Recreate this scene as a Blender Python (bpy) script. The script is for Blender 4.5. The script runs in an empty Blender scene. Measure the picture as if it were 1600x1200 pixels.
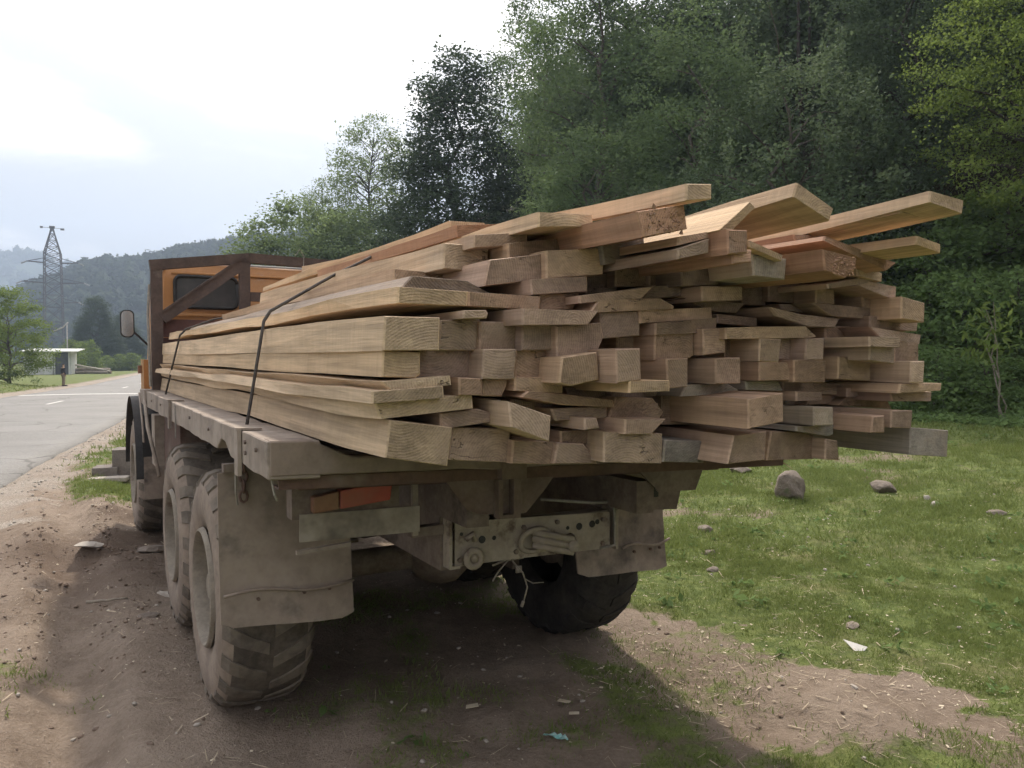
import bpy, bmesh, math, random
import numpy as np
from mathutils import Vector, Matrix
R = math.radians
scene = bpy.context.scene
COL = scene.collection

# ------------------------------------------------------------------ camera
CAM_H = 1.75
cam = bpy.data.cameras.new('camera')
cam.sensor_fit = 'HORIZONTAL'; cam.sensor_width = 36.0; cam.lens = 27.0
cam.clip_start = 0.05; cam.clip_end = 6000
cam_o = bpy.data.objects.new('camera', cam); COL.objects.link(cam_o)
cam_o.location = (0, 0, CAM_H); cam_o.rotation_euler = (R(90 - 2.05), 0, 0)
scene.camera = cam_o

# ------------------------------------------------------------------ light
SUN_EL, SUN_AZ = 44.0, -10.0          # azimuth from +Y, negative to the left
sun_dir = Vector((math.sin(R(SUN_AZ)) * math.cos(R(SUN_EL)), math.cos(R(SUN_AZ)) * math.cos(R(SUN_EL)), math.sin(R(SUN_EL))))
sun = bpy.data.lights.new('sun', 'SUN'); sun.energy = 2.1; sun.angle = R(2.5); sun.color = (1.0, 0.90, 0.76)
sun_o = bpy.data.objects.new('sun', sun); COL.objects.link(sun_o)
sun_o.rotation_euler = (-sun_dir).to_track_quat('-Z', 'Y').to_euler()
sun_o.location = (0, 0, 60)

world = bpy.data.worlds.new('World'); scene.world = world; world.use_nodes = True
nt = world.node_tree; nt.nodes.clear()
class NB:
    """small node-building helper"""
    def __init__(s, tree): s.t = tree
    def n(s, typ, ins=None, **kw):
        nd = s.t.nodes.new(typ)
        for k, v in kw.items(): setattr(nd, k, v)
        for k, v in (ins or {}).items():
            sock = nd.inputs[k]
            if isinstance(v, bpy.types.NodeSocket): s.t.links.new(v, sock)
            else: sock.default_value = v
        return nd
    def math(s, op, a, b=0.0, c=None, clamp=False):
        ins = {0: a, 1: b}
        if c is not None: ins[2] = c
        return s.n('ShaderNodeMath', ins, operation=op, use_clamp=clamp).outputs[0]
    def mix(s, f, a, b, blend='MIX'):
        nd = s.n('ShaderNodeMix', data_type='RGBA', blend_type=blend)
        for sock, v in ((nd.inputs[0], f), (nd.inputs[6], a), (nd.inputs[7], b)):
            if isinstance(v, bpy.types.NodeSocket): s.t.links.new(v, sock)
            else: sock.default_value = v if not isinstance(v, tuple) or len(v) == 4 else (*v, 1)
        return nd.outputs[2]
    def noise(s, vec, scale, detail=4, rough=0.55, dist=0.0):
        ins = {'Scale': scale, 'Detail': detail, 'Roughness': rough, 'Distortion': dist}
        if vec is not None: ins['Vector'] = vec
        return s.n('ShaderNodeTexNoise', ins).outputs[0]
    def ramp(s, f, lo, hi, a=0.0, b=1.0, smooth=True):
        return s.n('ShaderNodeMapRange', {0: f, 1: lo, 2: hi, 3: a, 4: b}, interpolation_type='SMOOTHSTEP' if smooth else 'LINEAR').outputs[0]

b = NB(nt)
sky = b.n('ShaderNodeTexSky', sky_type='NISHITA', sun_disc=False, sun_elevation=R(SUN_EL), sun_rotation=R(SUN_AZ))
sky.air_density = 1.2; sky.dust_density = 2.5; sky.ozone_density = 1.0
tc = b.n('ShaderNodeTexCoord')
nrm = b.n('ShaderNodeVectorMath', {0: tc.outputs['Generated']}, operation='NORMALIZE').outputs[0]
sep = b.n('ShaderNodeSeparateXYZ', {0: nrm})
zz = b.math('ADD', b.math('MAXIMUM', sep.outputs[2], 0.0), 0.16)
plane = b.n('ShaderNodeCombineXYZ', {0: b.math('DIVIDE', sep.outputs[0], zz), 1: b.math('MULTIPLY', b.math('DIVIDE', sep.outputs[1], zz), 1.0), 2: 11.3}).outputs[0]
# whitish cloud veil, brighter towards the sun, thinner grey-blue banks by noise
dotp = b.n('ShaderNodeVectorMath', {0: nrm, 1: tuple(sun_dir)}, operation='DOT_PRODUCT').outputs['Value']
g = b.math('POWER', b.math('MULTIPLY_ADD', dotp, 0.5, 0.5), 12.0)
cl = b.noise(plane, 0.85, 6, 0.55, 0.8)
cl2 = b.noise(plane, 2.4, 6, 0.6, 0.6)
bank = b.math('ADD', b.math('MULTIPLY', cl, 0.75), b.math('MULTIPLY', cl2, 0.25))
m = b.ramp(bank, 0.46, 0.68)
# overcast gradient, zenith brightened past the law to add fill, plus the sun's glow
lum = b.math('MULTIPLY_ADD', g, 6.0, b.math('MULTIPLY_ADD', b.math('MAXIMUM', sep.outputs[2], 0.0), 12.6, 2.6))
dark = b.math('MULTIPLY', lum, b.math('MULTIPLY_ADD', m, 0.56, 0.44))
cloud = b.n('ShaderNodeVectorMath', {0: b.mix(m, (1.0, 0.985, 1.0), (1.13, 1.0, 0.86)), 1: dark}, operation='MULTIPLY')
s3 = b.n('ShaderNodeCombineXYZ', {0: dark, 1: dark, 2: dark}).outputs[0]
nt.links.new(s3, cloud.inputs[1])
veil = b.mix(0.965, sky.outputs[0], cloud.outputs[0])
bg = b.n('ShaderNodeBackground', {'Color': veil, 'Strength': 0.1})
b.n('ShaderNodeOutputWorld', {'Surface': bg.outputs[0]})

scene.view_settings.view_transform = 'Standard'; scene.view_settings.look = 'None'
scene.view_settings.gamma = 1.0; scene.view_settings.exposure = 1.42
scene.view_settings.use_curve_mapping = False
cy = scene.cycles
cy.use_denoising = True
try: cy.denoiser = 'OPENIMAGEDENOISE'
except Exception: pass
cy.max_bounces = 6; cy.diffuse_bounces = 4; cy.glossy_bounces = 2; cy.transmission_bounces = 3; cy.volume_bounces = 0
cy.transparent_max_bounces = 4; cy.sample_clamp_indirect = 6.0; cy.use_adaptive_sampling = True; cy.adaptive_threshold = 0.03

# ------------------------------------------------------------------ mesh helpers
def fast_mesh(name, V, F, smooth=False):
    """V (n,3), F (m,k) constant k"""
    V = np.asarray(V, np.float32); F = np.asarray(F, np.int32)
    me = bpy.data.meshes.new(name); k = F.shape[1]
    me.vertices.add(len(V)); me.vertices.foreach_set('co', V.ravel())
    me.loops.add(F.size); me.loops.foreach_set('vertex_index', F.ravel())
    me.polygons.add(len(F)); me.polygons.foreach_set('loop_start', np.arange(0, F.size, k, dtype=np.int32))
    me.polygons.foreach_set('loop_total', np.full(len(F), k, np.int32))
    me.update(calc_edges=True); me.validate(clean_customdata=False)
    if smooth: me.polygons.foreach_set('use_smooth', np.ones(len(F), bool))
    return me

class MB:
    """collects verts/faces of one part"""
    def __init__(s): s.v = []; s.f = []; s.m = []; s.mi = 0
    def add(s, vs, fs):
        o = len(s.v); s.v += [tuple(p) for p in vs]
        s.f += [tuple(i + o for i in f) for f in fs]; s.m += [s.mi] * len(fs)
        return s
    def box(s, x0, x1, y0, y1, z0, z1, tilt=None, bev=0.0):
        P = [(x, y, z) for x in (x0, x1) for y in (y0, y1) for z in (z0, z1)]
        if tilt: P = [tilt(p) for p in P]
        return s.add(P, [(0, 1, 3, 2), (4, 6, 7, 5), (0, 4, 5, 1), (2, 3, 7, 6), (0, 2, 6, 4), (1, 5, 7, 3)])
    def prism(s, pts, d):
        """polygon pts (3d, ordered) extruded by vector d"""
        n = len(pts); d = Vector(d)
        P = [Vector(p) for p in pts]; Q = [p + d for p in P]
        return s.add(P + Q, [tuple(range(n))[::-1], tuple(range(n, 2 * n))] + [(i, (i + 1) % n, n + (i + 1) % n, n + i) for i in range(n)])
    def bar(s, a, c, w, h=None, up=(0, 0, 1)):
        a = Vector(a); c = Vector(c); h = h or w; d = (c - a).normalized(); u = Vector(up)
        if abs(d.dot(u)) > 0.97: u = Vector((1, 0, 0))
        sx = d.cross(u).normalized(); sz = sx.cross(d).normalized()
        q = [a + sx * i * w / 2 + sz * j * h / 2 for i, j in ((-1, -1), (1, -1), (1, 1), (-1, 1))]
        return s.prism(q, c - a)
    def tube(s, pts, rad, n=8, cap=True):
        pts = [Vector(p) for p in pts]; rr = rad if isinstance(rad, (list, tuple)) else [rad] * len(pts)
        o = []; ref = None
        for i, p in enumerate(pts):
            d = (pts[min(i + 1, len(pts) - 1)] - pts[max(i - 1, 0)]).normalized()
            if ref is None: ref = Vector((0, 0, 1)) if abs(d.z) < 0.9 else Vector((1, 0, 0))
            u = d.cross(ref)
            if u.length < 1e-4: u = d.cross(Vector((0, 1, 0.1)))
            u.normalize(); w = u.cross(d).normalized(); ref = w
            for k in range(n):
                a = 2 * math.pi * k / n; o.append(p + (u * math.cos(a) + w * math.sin(a)) * rr[i])
        fs = []
        for i in range(len(pts) - 1):
            for k in range(n):
                k2 = (k + 1) % n; fs.append((i * n + k, i * n + k2, (i + 1) * n + k2, (i + 1) * n + k))
        if cap: fs += [tuple(range(n))[::-1], tuple(range((len(pts) - 1) * n, len(pts) * n))]
        return s.add(o, fs)
    def lathe(s, prof, n=48, axis='x', c=(0, 0, 0), close=False):
        """prof list of (axial, radius)"""
        o = []; L = len(prof)
        for k in range(n):
            a = 2 * math.pi * k / n
            for ax, r in prof:
                p = (ax, r * math.cos(a), r * math.sin(a)) if axis == 'x' else (r * math.cos(a), r * math.sin(a), ax) if axis == 'z' else (r * math.sin(a), ax, r * math.cos(a))
                o.append((p[0] + c[0], p[1] + c[1], p[2] + c[2]))
        fs = []
        for k in range(n):
            k2 = (k + 1) % n
            for i in range(L if close else L - 1):
                j = (i + 1) % L; fs.append((k * L + i, k * L + j, k2 * L + j, k2 * L + i))
        return s.add(o, fs)
    def build(s, name, mats, parent=None, smooth=False, loc=None, rot=None):
        me = bpy.data.meshes.new(name); me.from_pydata(s.v, [], s.f)
        bm = bmesh.new(); bm.from_mesh(me); bmesh.ops.recalc_face_normals(bm, faces=bm.faces); bm.to_mesh(me); bm.free()
        mats = mats if isinstance(mats, (list, tuple)) else [mats]
        for m_ in mats: me.materials.append(m_)
        if len(mats) > 1: me.polygons.foreach_set('material_index', s.m)
        if smooth: me.shade_smooth() if smooth is True else me.shade_smooth()
        if smooth == 'auto': me.set_sharp_from_angle(angle=R(38))
        return link(name, me, parent, loc, rot)

def link(name, me, parent=None, loc=None, rot=None):
    o = bpy.data.objects.new(name, me); COL.objects.link(o)
    if parent is not None: o.parent = parent
    if loc is not None: o.location = loc
    if rot is not None: o.rotation_euler = rot
    return o
def tag(o, label, cat, group=None):
    o['label'] = label; o['category'] = cat
    if group: o['group'] = group
    return o
def thing(name, label, cat, loc=(0, 0, 0), rz=0.0, group=None):
    o = bpy.data.objects.new(name, None); COL.objects.link(o); o.empty_display_size = 0.2
    o.location = loc; o.rotation_euler = (0, 0, rz)
    return tag(o, label, cat, group)
def struct(o, kind='structure'): o['kind'] = kind; return o
def dup(root, loc, rz, label=None, scale=None):
    r = root.copy(); COL.objects.link(r); r.location = loc; r.rotation_euler = (0, 0, rz)
    if scale: r.scale = scale
    if label: r['label'] = label
    for ch in list(root.children):
        c = ch.copy(); COL.objects.link(c); c.parent = r
        for g2 in ch.children:
            d = g2.copy(); COL.objects.link(d); d.parent = c
    return r

# ------------------------------------------------------------------ numpy noise
def vnoise(x, y, seed=0):
    x = np.asarray(x, float); y = np.asarray(y, float)
    xi = np.floor(x); yi = np.floor(y); fx = x - xi; fy = y - yi
    fx = fx * fx * (3 - 2 * fx); fy = fy * fy * (3 - 2 * fy)
    def h(i, j):
        k = (i.astype(np.int64) * 374761393 + j.astype(np.int64) * 668265263 + seed * 974711) & 0x7fffffff
        k = ((k ^ (k >> 13)) * 1274126177) & 0x7fffffff
        return ((k ^ (k >> 16)) & 0xffff) / 65535.0
    a = h(xi, yi); b_ = h(xi + 1, yi); c = h(xi, yi + 1); d = h(xi + 1, yi + 1)
    return (a * (1 - fx) + b_ * fx) * (1 - fy) + (c * (1 - fx) + d * fx) * fy
def fbm(x, y, seed=0, o=4, g=0.5):
    s_ = 0; a = 1; t = 0
    for i in range(o):
        s_ = s_ + a * vnoise(x * 2 ** i + 17.3 * i, y * 2 ** i - 9.1 * i, seed + i); t += a; a *= g
    return s_ / t
def sstep(a, b_, x):
    t = np.clip((x - a) / (b_ - a), 0, 1); return t * t * (3 - 2 * t)
def in_poly(x, y, P):
    c = np.zeros(x.shape, bool); n = len(P)
    for i in range(n):
        x0, y0 = P[i]; x1, y1 = P[(i + 1) % n]
        if y0 == y1: continue
        k = ((y0 > y) != (y1 > y)) & (x < (x1 - x0) * (y - y0) / (y1 - y0) + x0); c ^= k
    return c
def poly_d(x, y, P):
    """signed distance, positive inside"""
    d = np.full(x.shape, 1e9); n = len(P)
    for i in range(n):
        x0, y0 = P[i]; x1, y1 = P[(i + 1) % n]; dx, dy = x1 - x0, y1 - y0
        t = np.clip(((x - x0) * dx + (y - y0) * dy) / (dx * dx + dy * dy), 0, 1)
        d = np.minimum(d, np.hypot(x - x0 - t * dx, y - y0 - t * dy))
    return np.where(in_poly(x, y, P), d, -d)

# ------------------------------------------------------------------ the lie of the land
RD = (-0.350, 0.937)                      # road direction; RN points right of it
RN = (0.937, 0.350)
ROAD_R, ROAD_L = -2.85, -10.4
ED, EN, E0 = (-0.47, 0.882), (0.882, 0.47), (10.0, 15.0)   # wood edge direction, uphill normal, a point of it
def road_n(x, y): return x * RN[0] + y * RN[1]
def road_s(x, y): return x * RD[0] + y * RD[1]
def hill_d(x, y): return (x - E0[0]) * EN[0] + (y - E0[1]) * EN[1]
def h_base(x, y):
    x = np.asarray(x, float); y = np.asarray(y, float)
    d = hill_d(x, y)
    z = -np.minimum(0.012 * np.maximum(0, y - 12), 0.6)
    z = z * sstep(6, -6, d)
    z = z + 0.05 * np.maximum(0, d + 12) * sstep(-13, -4, d) * sstep(160, 90, y)
    up = np.maximum(0, d + 0.5)
    z = z + np.where(up < 5, 0.78 * up * sstep(-0.7, 1.8, d), np.where(up < 40, 3.9 + 0.58 * (up - 5), 24.2 + 0.15 * (up - 40))) * sstep(420, 150, np.hypot(x, y))
    n = road_n(x, y)
    z = z + 0.9 * sstep(ROAD_L - 1.5, ROAD_L - 7, n) * sstep(30, 36, y) * sstep(62, 52, y)     # grassy bank left of the road
    return z
STRIP1 = [(-0.85, 4.2), (-0.56, 4.12), (-0.19, 3.2), (-0.1, 2.6), (-0.5, 2.6), (-0.62, 3.26)]
STRIP2 = [(0.1, 4.62), (0.59, 4.4), (0.84, 3.81), (0.96, 3.26), (1.0, 2.6), (0.7, 2.6), (0.5, 3.67)]
DIRT_R = [(0.6, 5.3), (1.06, 4.88), (1.4, 4.74), (1.65, 4.45), (1.89, 4.24), (2.29, 4.16), (2.42, 3.92), (2.3, 3.67), (2.03, 3.5), (1.57, 3.47), (1.16, 3.40), (0.91, 3.2), (0.95, 2.4), (-9, 2.0), (-9, -30), (-40, -30), (-10, 9.0), (-7.0, 11.4), (-5.2, 9.3), (-4.6, 9.1), (-3.4, 10.2), (-2.2, 9.9), (-1.0, 8.0), (0.1, 6.3)]
LEFTG = [(-3.6, 4.6), (-2.9, 4.4), (-2.66, 4.12), (-2.47, 3.74), (-2.6, 3.2), (-3.6, 3.0)]
def churned(x, y):
    return np.exp(-(((x + 3.9) / 1.0) ** 2 + ((y - 7.0) / 0.9) ** 2)) + np.exp(-(((x + 3.1) / 0.8) ** 2 + ((y - 6.0) / 1.3) ** 2)) * 0.7 + np.exp(-(((x + 4.2) / .5) ** 2 + ((y - 8.5) / .4) ** 2)) * 1.1
def masks(x, y):
    """grass, shoulder gravel amounts"""
    n = road_n(x, y)
    e = (fbm(x * 2.6, y * 2.6, 5, 4) - 0.5)
    dirt = sstep(-0.10, 0.10, poly_d(x, y, DIRT_R) + e * 0.6 + (fbm(x * 11, y * 11, 6, 3) - .5) * .30)
    dirt = np.maximum(dirt, 0.55 * sstep(0.53, 0.68, fbm(x * 0.8 + 4, y * 0.8, 61, 4)) * (hill_d(x, y) < 3))
    grass = 1 - dirt
    for P, k in ((STRIP1, 0.45), (STRIP2, 0.55), (LEFTG, 0.45)):
        grass = np.maximum(grass, k * sstep(-0.1, 0.12, poly_d(x, y, P) + e * 0.6))
    sparse = sstep(0.56, 0.72, fbm(x * 1.3, y * 1.3, 31, 4)) * 0.45
    grass = np.maximum(grass, sparse * (n > -1.4))
    sh = sstep(-1.7, -2.6, n + e * 1.2) * sstep(ROAD_L - 2.2, ROAD_L - 1.0, n + e)
    grass = grass * (1 - sh)
    grass = np.maximum(grass, sstep(ROAD_L - 1.6, ROAD_L - 3.4, n + e * 2))
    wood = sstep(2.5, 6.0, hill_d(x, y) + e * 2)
    return grass, sh, wood
def height(x, y):
    x = np.asarray(x, float); y = np.asarray(y, float)
    z = h_base(x, y); n = road_n(x, y); s_ = road_s(x, y)
    near = sstep(60, 10, np.hypot(x, y))
    off = sstep(ROAD_R - 0.1, ROAD_R + 1.6, n) + sstep(ROAD_L + 0.1, ROAD_L - 1.5, n)
    rough = (fbm(x * 1.1, y * 1.1, 2, 5, 0.55) - 0.5) * 0.14 + (fbm(x * 7, y * 7, 9, 4, 0.6) - 0.5) * 0.035
    # churned soil left of the truck and behind the front wheel
    ch = churned(x, y)
    rough = rough + ch * ((fbm(x * 4, y * 4, 14, 5, 0.65) - 0.45) * 0.30 + 0.02)
    # wheel ruts along the truck's left wheel line (parallel to the truck), one ahead on the open dirt
    lx = (x + 0.47) * 0.8637 + (y - 4.47) * 0.5039
    for c, w, dep in ((-1.07, 0.26, 0.05), (1.0, 0.26, 0.035), (-1.9, 0.17, 0.085), (-2.55, 0.16, 0.075), (-3.3, 0.2, 0.06)):
        q = (lx - c + 0.18 * (vnoise(s_ * 0.6, s_ * 0 + c, 4) - 0.5)) / w
        rough = rough - dep * np.exp(-q * q) + 0.55 * dep * np.exp(-(np.abs(q) - 1.6) ** 2 * 2.2)
    # keep the tyres' footing level
    for (tx, ty) in TYRES:
        k = np.exp(-(((x - tx) / 0.34) ** 2 + ((y - ty) / 0.34) ** 2)); rough = rough * (1 - k) + k * 0.012
    z = z + rough * near * np.clip(off, 0, 1)
    inside = sstep(ROAD_R + 0.15, ROAD_R - 0.5, n) * sstep(ROAD_L - 0.15, ROAD_L + 0.5, n)
    return z - 0.09 * inside
C0 = (-0.47, 4.47); YAW = R(30.26)
_c, _s = math.cos(YAW), math.sin(YAW)
def tw(x, y, z=0.0): return Vector((C0[0] + x * _c - y * _s, C0[1] + x * _s + y * _c, z))     # truck frame to world
AX = (0.0, 1.30, 4.39); TX = 1.05
TXS = {-1: -1.05, 1: 0.92}
TYRES = [tuple(tw(TXS[sx], a))[:2] for a in AX for sx in (-1, 1)]
def gz(x, y): return float(height(np.array([x]), np.array([y]))[0])

# ------------------------------------------------------------------ materials
def new_mat(name):
    m_ = bpy.data.materials.new(name); m_.use_nodes = True; m_.node_tree.nodes.clear()
    return m_, NB(m_.node_tree)
def finish(b, color, rough=0.7, bump=None, bdist=0.02, bstr=0.6, metal=0.0, spec=0.3, extra=None):
    ins = {'Base Color': color, 'Roughness': rough, 'Metallic': metal, 'Specular IOR Level': spec}
    p = b.n('ShaderNodeBsdfPrincipled', ins)
    if bump is not None:
        bp = b.n('ShaderNodeBump', {'Strength': bstr, 'Distance': bdist, 'Height': bump}); b.t.links.new(bp.outputs[0], p.inputs['Normal'])
    b.n('ShaderNodeOutputMaterial', {'Surface': p.outputs[0]}); return p
def objvec(b, scale=(1, 1, 1), rnd=True):
    t = b.n('ShaderNodeTexCoord').outputs['Object']
    if rnd:
        oi = b.n('ShaderNodeObjectInfo').outputs['Random']
        off = b.n('ShaderNodeCombineXYZ', {0: b.math('MULTIPLY', oi, 37.0), 1: b.math('MULTIPLY', oi, 91.0), 2: b.math('MULTIPLY', oi, 53.0)}).outputs[0]
        t = b.n('ShaderNodeVectorMath', {0: t, 1: off}, operation='ADD').outputs[0]
    return b.n('ShaderNodeVectorMath', {0: t, 1: scale}, operation='MULTIPLY').outputs[0]
def mul(b, col, f):
    c = b.n('ShaderNodeCombineXYZ', {0: f, 1: f, 2: f}).outputs[0]
    return b.n('ShaderNodeVectorMath', {0: col, 1: c}, operation='MULTIPLY').outputs[0]
def basic(name, c1, c2, scale=6, rough=0.75, bump=0.4, bdist=0.01, metal=0.0, c3=None, f3=(0.58, 0.72), s3=2.0, spec=0.3, rnd=True):
    m_, b = new_mat(name); v = objvec(b, rnd=rnd)
    n1 = b.noise(v, scale, 6, 0.62); n2 = b.noise(v, scale * 6, 4, 0.6)
    f = b.ramp(b.math('MULTIPLY_ADD', n2, 0.35, b.math('MULTIPLY', n1, 0.65)), 0.35, 0.65)
    col = b.mix(f, c1, c2)
    if c3: col = b.mix(b.ramp(b.noise(v, s3, 5, 0.65), *f3), col, c3)
    finish(b, col, rough, b.math('ADD', n1, b.math('MULTIPLY', n2, 0.6)), bdist, bump, metal, spec); return m_

def wood_sides():
    m_, b = new_mat('sawn_wood'); col = b.n('ShaderNodeObjectInfo').outputs['Color']
    v = objvec(b, (26, 0.9, 26)); g1 = b.noise(v, 1.0, 6, 0.65, 0.6)
    v2 = objvec(b, (90, 2.2, 90)); g2 = b.noise(v2, 1.0, 3, 0.6)
    v3 = objvec(b, (3, 1.1, 3)); g3 = b.noise(v3, 1.0, 5, 0.6)
    saw = b.noise(objvec(b, (2, 46, 2)), 1.0, 3, 0.7)
    f = b.math('MULTIPLY_ADD', g1, 0.75, b.math('MULTIPLY_ADD', g2, 0.30, b.math('MULTIPLY_ADD', g3, 0.55, b.math('MULTIPLY', saw, 0.14))))
    shade = b.ramp(f, 0.62, 1.12, 0.60, 1.20)
    c = mul(b, col, shade)
    stain = b.ramp(b.noise(objvec(b, (7, 0.7, 7)), 1.0, 6, 0.7), 0.60, 0.78)
    c = b.mix(b.math('MULTIPLY', stain, 0.5), c, (0.20, 0.165, 0.125, 1))
    vk = b.n('ShaderNodeTexVoronoi', {'Vector': objvec(b, (1.0, .62, 1.0)), 'Scale': 3.2, 'Randomness': 1.0})
    knot = b.ramp(b.math('ADD', vk.outputs['Distance'], b.math('MULTIPLY', g2, .03)), 0.075, 0.03)
    c = b.mix(b.math('MULTIPLY', knot, 0.75), c, (0.13, 0.075, 0.04, 1))
    streak = b.ramp(b.noise(objvec(b, (3, 14, 0.6)), 1.0, 3, 0.6), 0.60, 0.75)
    c = b.mix(b.math('MULTIPLY', streak, 0.18), c, (0.22, 0.15, 0.09, 1))
    h = b.math('ADD', b.math('MULTIPLY', g2, 0.7), b.math('ADD', g1, saw))
    finish(b, c, 0.8, h, 0.004, 0.7, spec=0.2); return m_
def wood_ends():
    m_, b = new_mat('end_grain_wood'); col = b.n('ShaderNodeObjectInfo').outputs['Color']
    v = objvec(b); 
    oi = b.n('ShaderNodeObjectInfo').outputs['Random']
    t = b.n('ShaderNodeTexCoord').outputs['Object']
    off = b.n('ShaderNodeCombineXYZ', {0: b.math('MULTIPLY_ADD', oi, 0.5, -0.25), 1: 0.0, 2: b.math('MULTIPLY_ADD', b.math('FRACT', b.math('MULTIPLY', oi, 17.0)), 0.5, -0.25)}).outputs[0]
    rv = b.n('ShaderNodeVectorMath', {0: t, 1: off}, operation='ADD').outputs[0]
    w = b.n('ShaderNodeTexWave', {'Vector': rv, 'Scale': 38.0, 'Distortion': 2.2, 'Detail': 3.0, 'Detail Scale': 2.0}, wave_type='RINGS', rings_direction='Y').outputs['Fac']
    n1 = b.noise(v, 9, 6, 0.65); n2 = b.noise(v, 70, 4, 0.7); n3 = b.noise(objvec(b, (16, 1, 90)), 1.0, 3, 0.6)
    f = b.math('MULTIPLY_ADD', w, 0.075, b.math('MULTIPLY_ADD', n1, 0.75, b.math('MULTIPLY_ADD', n2, 0.35, b.math('MULTIPLY', n3, 0.3))))
    c = mul(b, mul(b, col, b.ramp(f, 0.48, 1.0, 0.55, 1.28)), b.math('MULTIPLY_ADD', b.math('FRACT', b.math('MULTIPLY', oi, 7.31)), 0.34, 0.56))
    c = b.mix(b.ramp(b.noise(v, 5, 5, 0.6), 0.48, 0.7, 0.0, 0.6), c, (0.31, 0.232, 0.168, 1))       # dust
    # drying checks: thin dark lines
    vo = b.noise(objvec(b, (5, 1, 16)), 1.0, 4, 0.6, 0.4)
    crack = b.math('SUBTRACT', 1.0, b.ramp(b.math('ABSOLUTE', b.math('SUBTRACT', vo, 0.5)), 0.0, 0.009))
    crack = b.math('MULTIPLY', crack, b.ramp(b.noise(v, 6, 2, 0.5), 0.57, 0.66))
    c = b.mix(b.math('MULTIPLY', crack, 0.8), c, (0.06, 0.045, 0.035, 1))
    h = b.math('SUBTRACT', b.math('ADD', b.math('ADD', n2, n3), b.math('MULTIPLY', w, 0.25)), b.math('MULTIPLY', crack, 3.0))
    finish(b, c, 0.88, h, 0.004, 0.8, spec=0.15); return m_
def bark_mat(name, c1, c2):
    m_, b = new_mat(name); v = objvec(b, (9, 9, 2.2)); n1 = b.noise(v, 1.6, 6, 0.7, 0.5); n2 = b.noise(v, 9, 4, 0.6)
    c = b.mix(b.ramp(b.math('MULTIPLY_ADD', n2, 0.3, b.math('MULTIPLY', n1, 0.7)), 0.36, 0.64), c1, c2)
    finish(b, c, 0.9, n1, 0.03, 0.9, spec=0.1); return m_
def leaf_mat(name, dark, light, trans=0.32, tcol=None):
    m_, b = new_mat(name); a = b.n('ShaderNodeAttribute', attribute_name='var').outputs['Fac']
    oi = b.n('ShaderNodeObjectInfo').outputs['Random']
    f = b.math('ADD', b.math('MULTIPLY', a, 0.85), b.math('MULTIPLY', oi, 0.15))
    c = b.mix(f, dark, light)
    p = b.n('ShaderNodeBsdfPrincipled', {'Base Color': c, 'Roughness': 0.8, 'Specular IOR Level': 0.12})
    tl = b.n('ShaderNodeBsdfTranslucent', {'Color': b.mix(0.6, c, tcol or light)})
    mx = b.n('ShaderNodeMixShader', {0: trans, 1: p.outputs[0], 2: tl.outputs[0]})
    b.n('ShaderNodeOutputMaterial', {'Surface': mx.outputs[0]}); return m_

WOOD, WEND = wood_sides(), wood_ends()
M = {}
M['bed_wood'] = basic('dusty_bed_timber', (0.165, 0.125, 0.101), (0.245, 0.193, 0.157), 5, 0.85, 0.5, 0.006, c3=(0.13, 0.11, 0.095), s3=2.5)
M['bed_top'] = basic('dusty_deck_metal', (0.23, 0.186, 0.153), (0.345, 0.288, 0.238), 4, 0.88, 0.5, 0.005, c3=(0.135, 0.11, 0.09), f3=(0.5, 0.72), s3=3.5)
M['rust'] = basic('brown_painted_rust', (0.085, 0.052, 0.042), (0.14, 0.085, 0.066), 7, 0.8, 0.5, 0.004, c3=(0.19, 0.15, 0.12), f3=(0.56, 0.75))
M['head'] = basic('dark_brown_frame_paint', (0.06, 0.042, 0.036), (0.10, 0.07, 0.058), 8, 0.7, 0.4, 0.003, c3=(0.17, 0.135, 0.11), f3=(0.6, 0.8), s3=3)
M['head_panel'] = basic('oxblood_panel_paint', (0.085, 0.042, 0.036), (0.125, 0.06, 0.05), 5, 0.75, 0.4, 0.003, c3=(0.20, 0.16, 0.13), f3=(0.58, 0.8), s3=4)
M['under'] = basic('dusty_chassis_steel', (0.13, 0.098, 0.08), (0.215, 0.17, 0.139), 8, 0.85, 0.5, 0.004, c3=(0.06, 0.045, 0.038), f3=(0.58, 0.7))
M['hinge'] = basic('dusty_brown_hinge', (0.12, 0.085, 0.068), (0.19, 0.142, 0.114), 8, 0.85, 0.5, 0.004, c3=(0.08, 0.05, 0.04), f3=(0.55, 0.7))
M['bumper'] = basic('dusty_grey_crossmember', (0.255, 0.212, 0.168), (0.35, 0.298, 0.242), 7, 0.85, 0.5, 0.004, c3=(0.12, 0.085, 0.065), f3=(0.57, 0.7), s3=5)
M['flap'] = basic('dusty_rubber_flap', (0.225, 0.176, 0.142), (0.31, 0.25, 0.204), 3.5, 0.88, 0.35, 0.004, c3=(0.085, 0.07, 0.06), f3=(0.47, 0.72), s3=3.2)
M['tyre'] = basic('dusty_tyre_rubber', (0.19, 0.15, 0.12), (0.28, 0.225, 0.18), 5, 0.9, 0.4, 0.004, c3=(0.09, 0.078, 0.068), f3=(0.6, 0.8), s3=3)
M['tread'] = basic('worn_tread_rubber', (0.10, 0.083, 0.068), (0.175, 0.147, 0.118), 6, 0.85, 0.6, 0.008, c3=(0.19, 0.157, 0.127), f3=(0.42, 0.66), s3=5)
M['tyre_dark'] = basic('dark_tread_groove', (0.065, 0.054, 0.045), (0.135, 0.112, 0.09), 6, 0.9, 0.6, 0.008)  # darker tone on the tread face between the lugs
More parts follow.
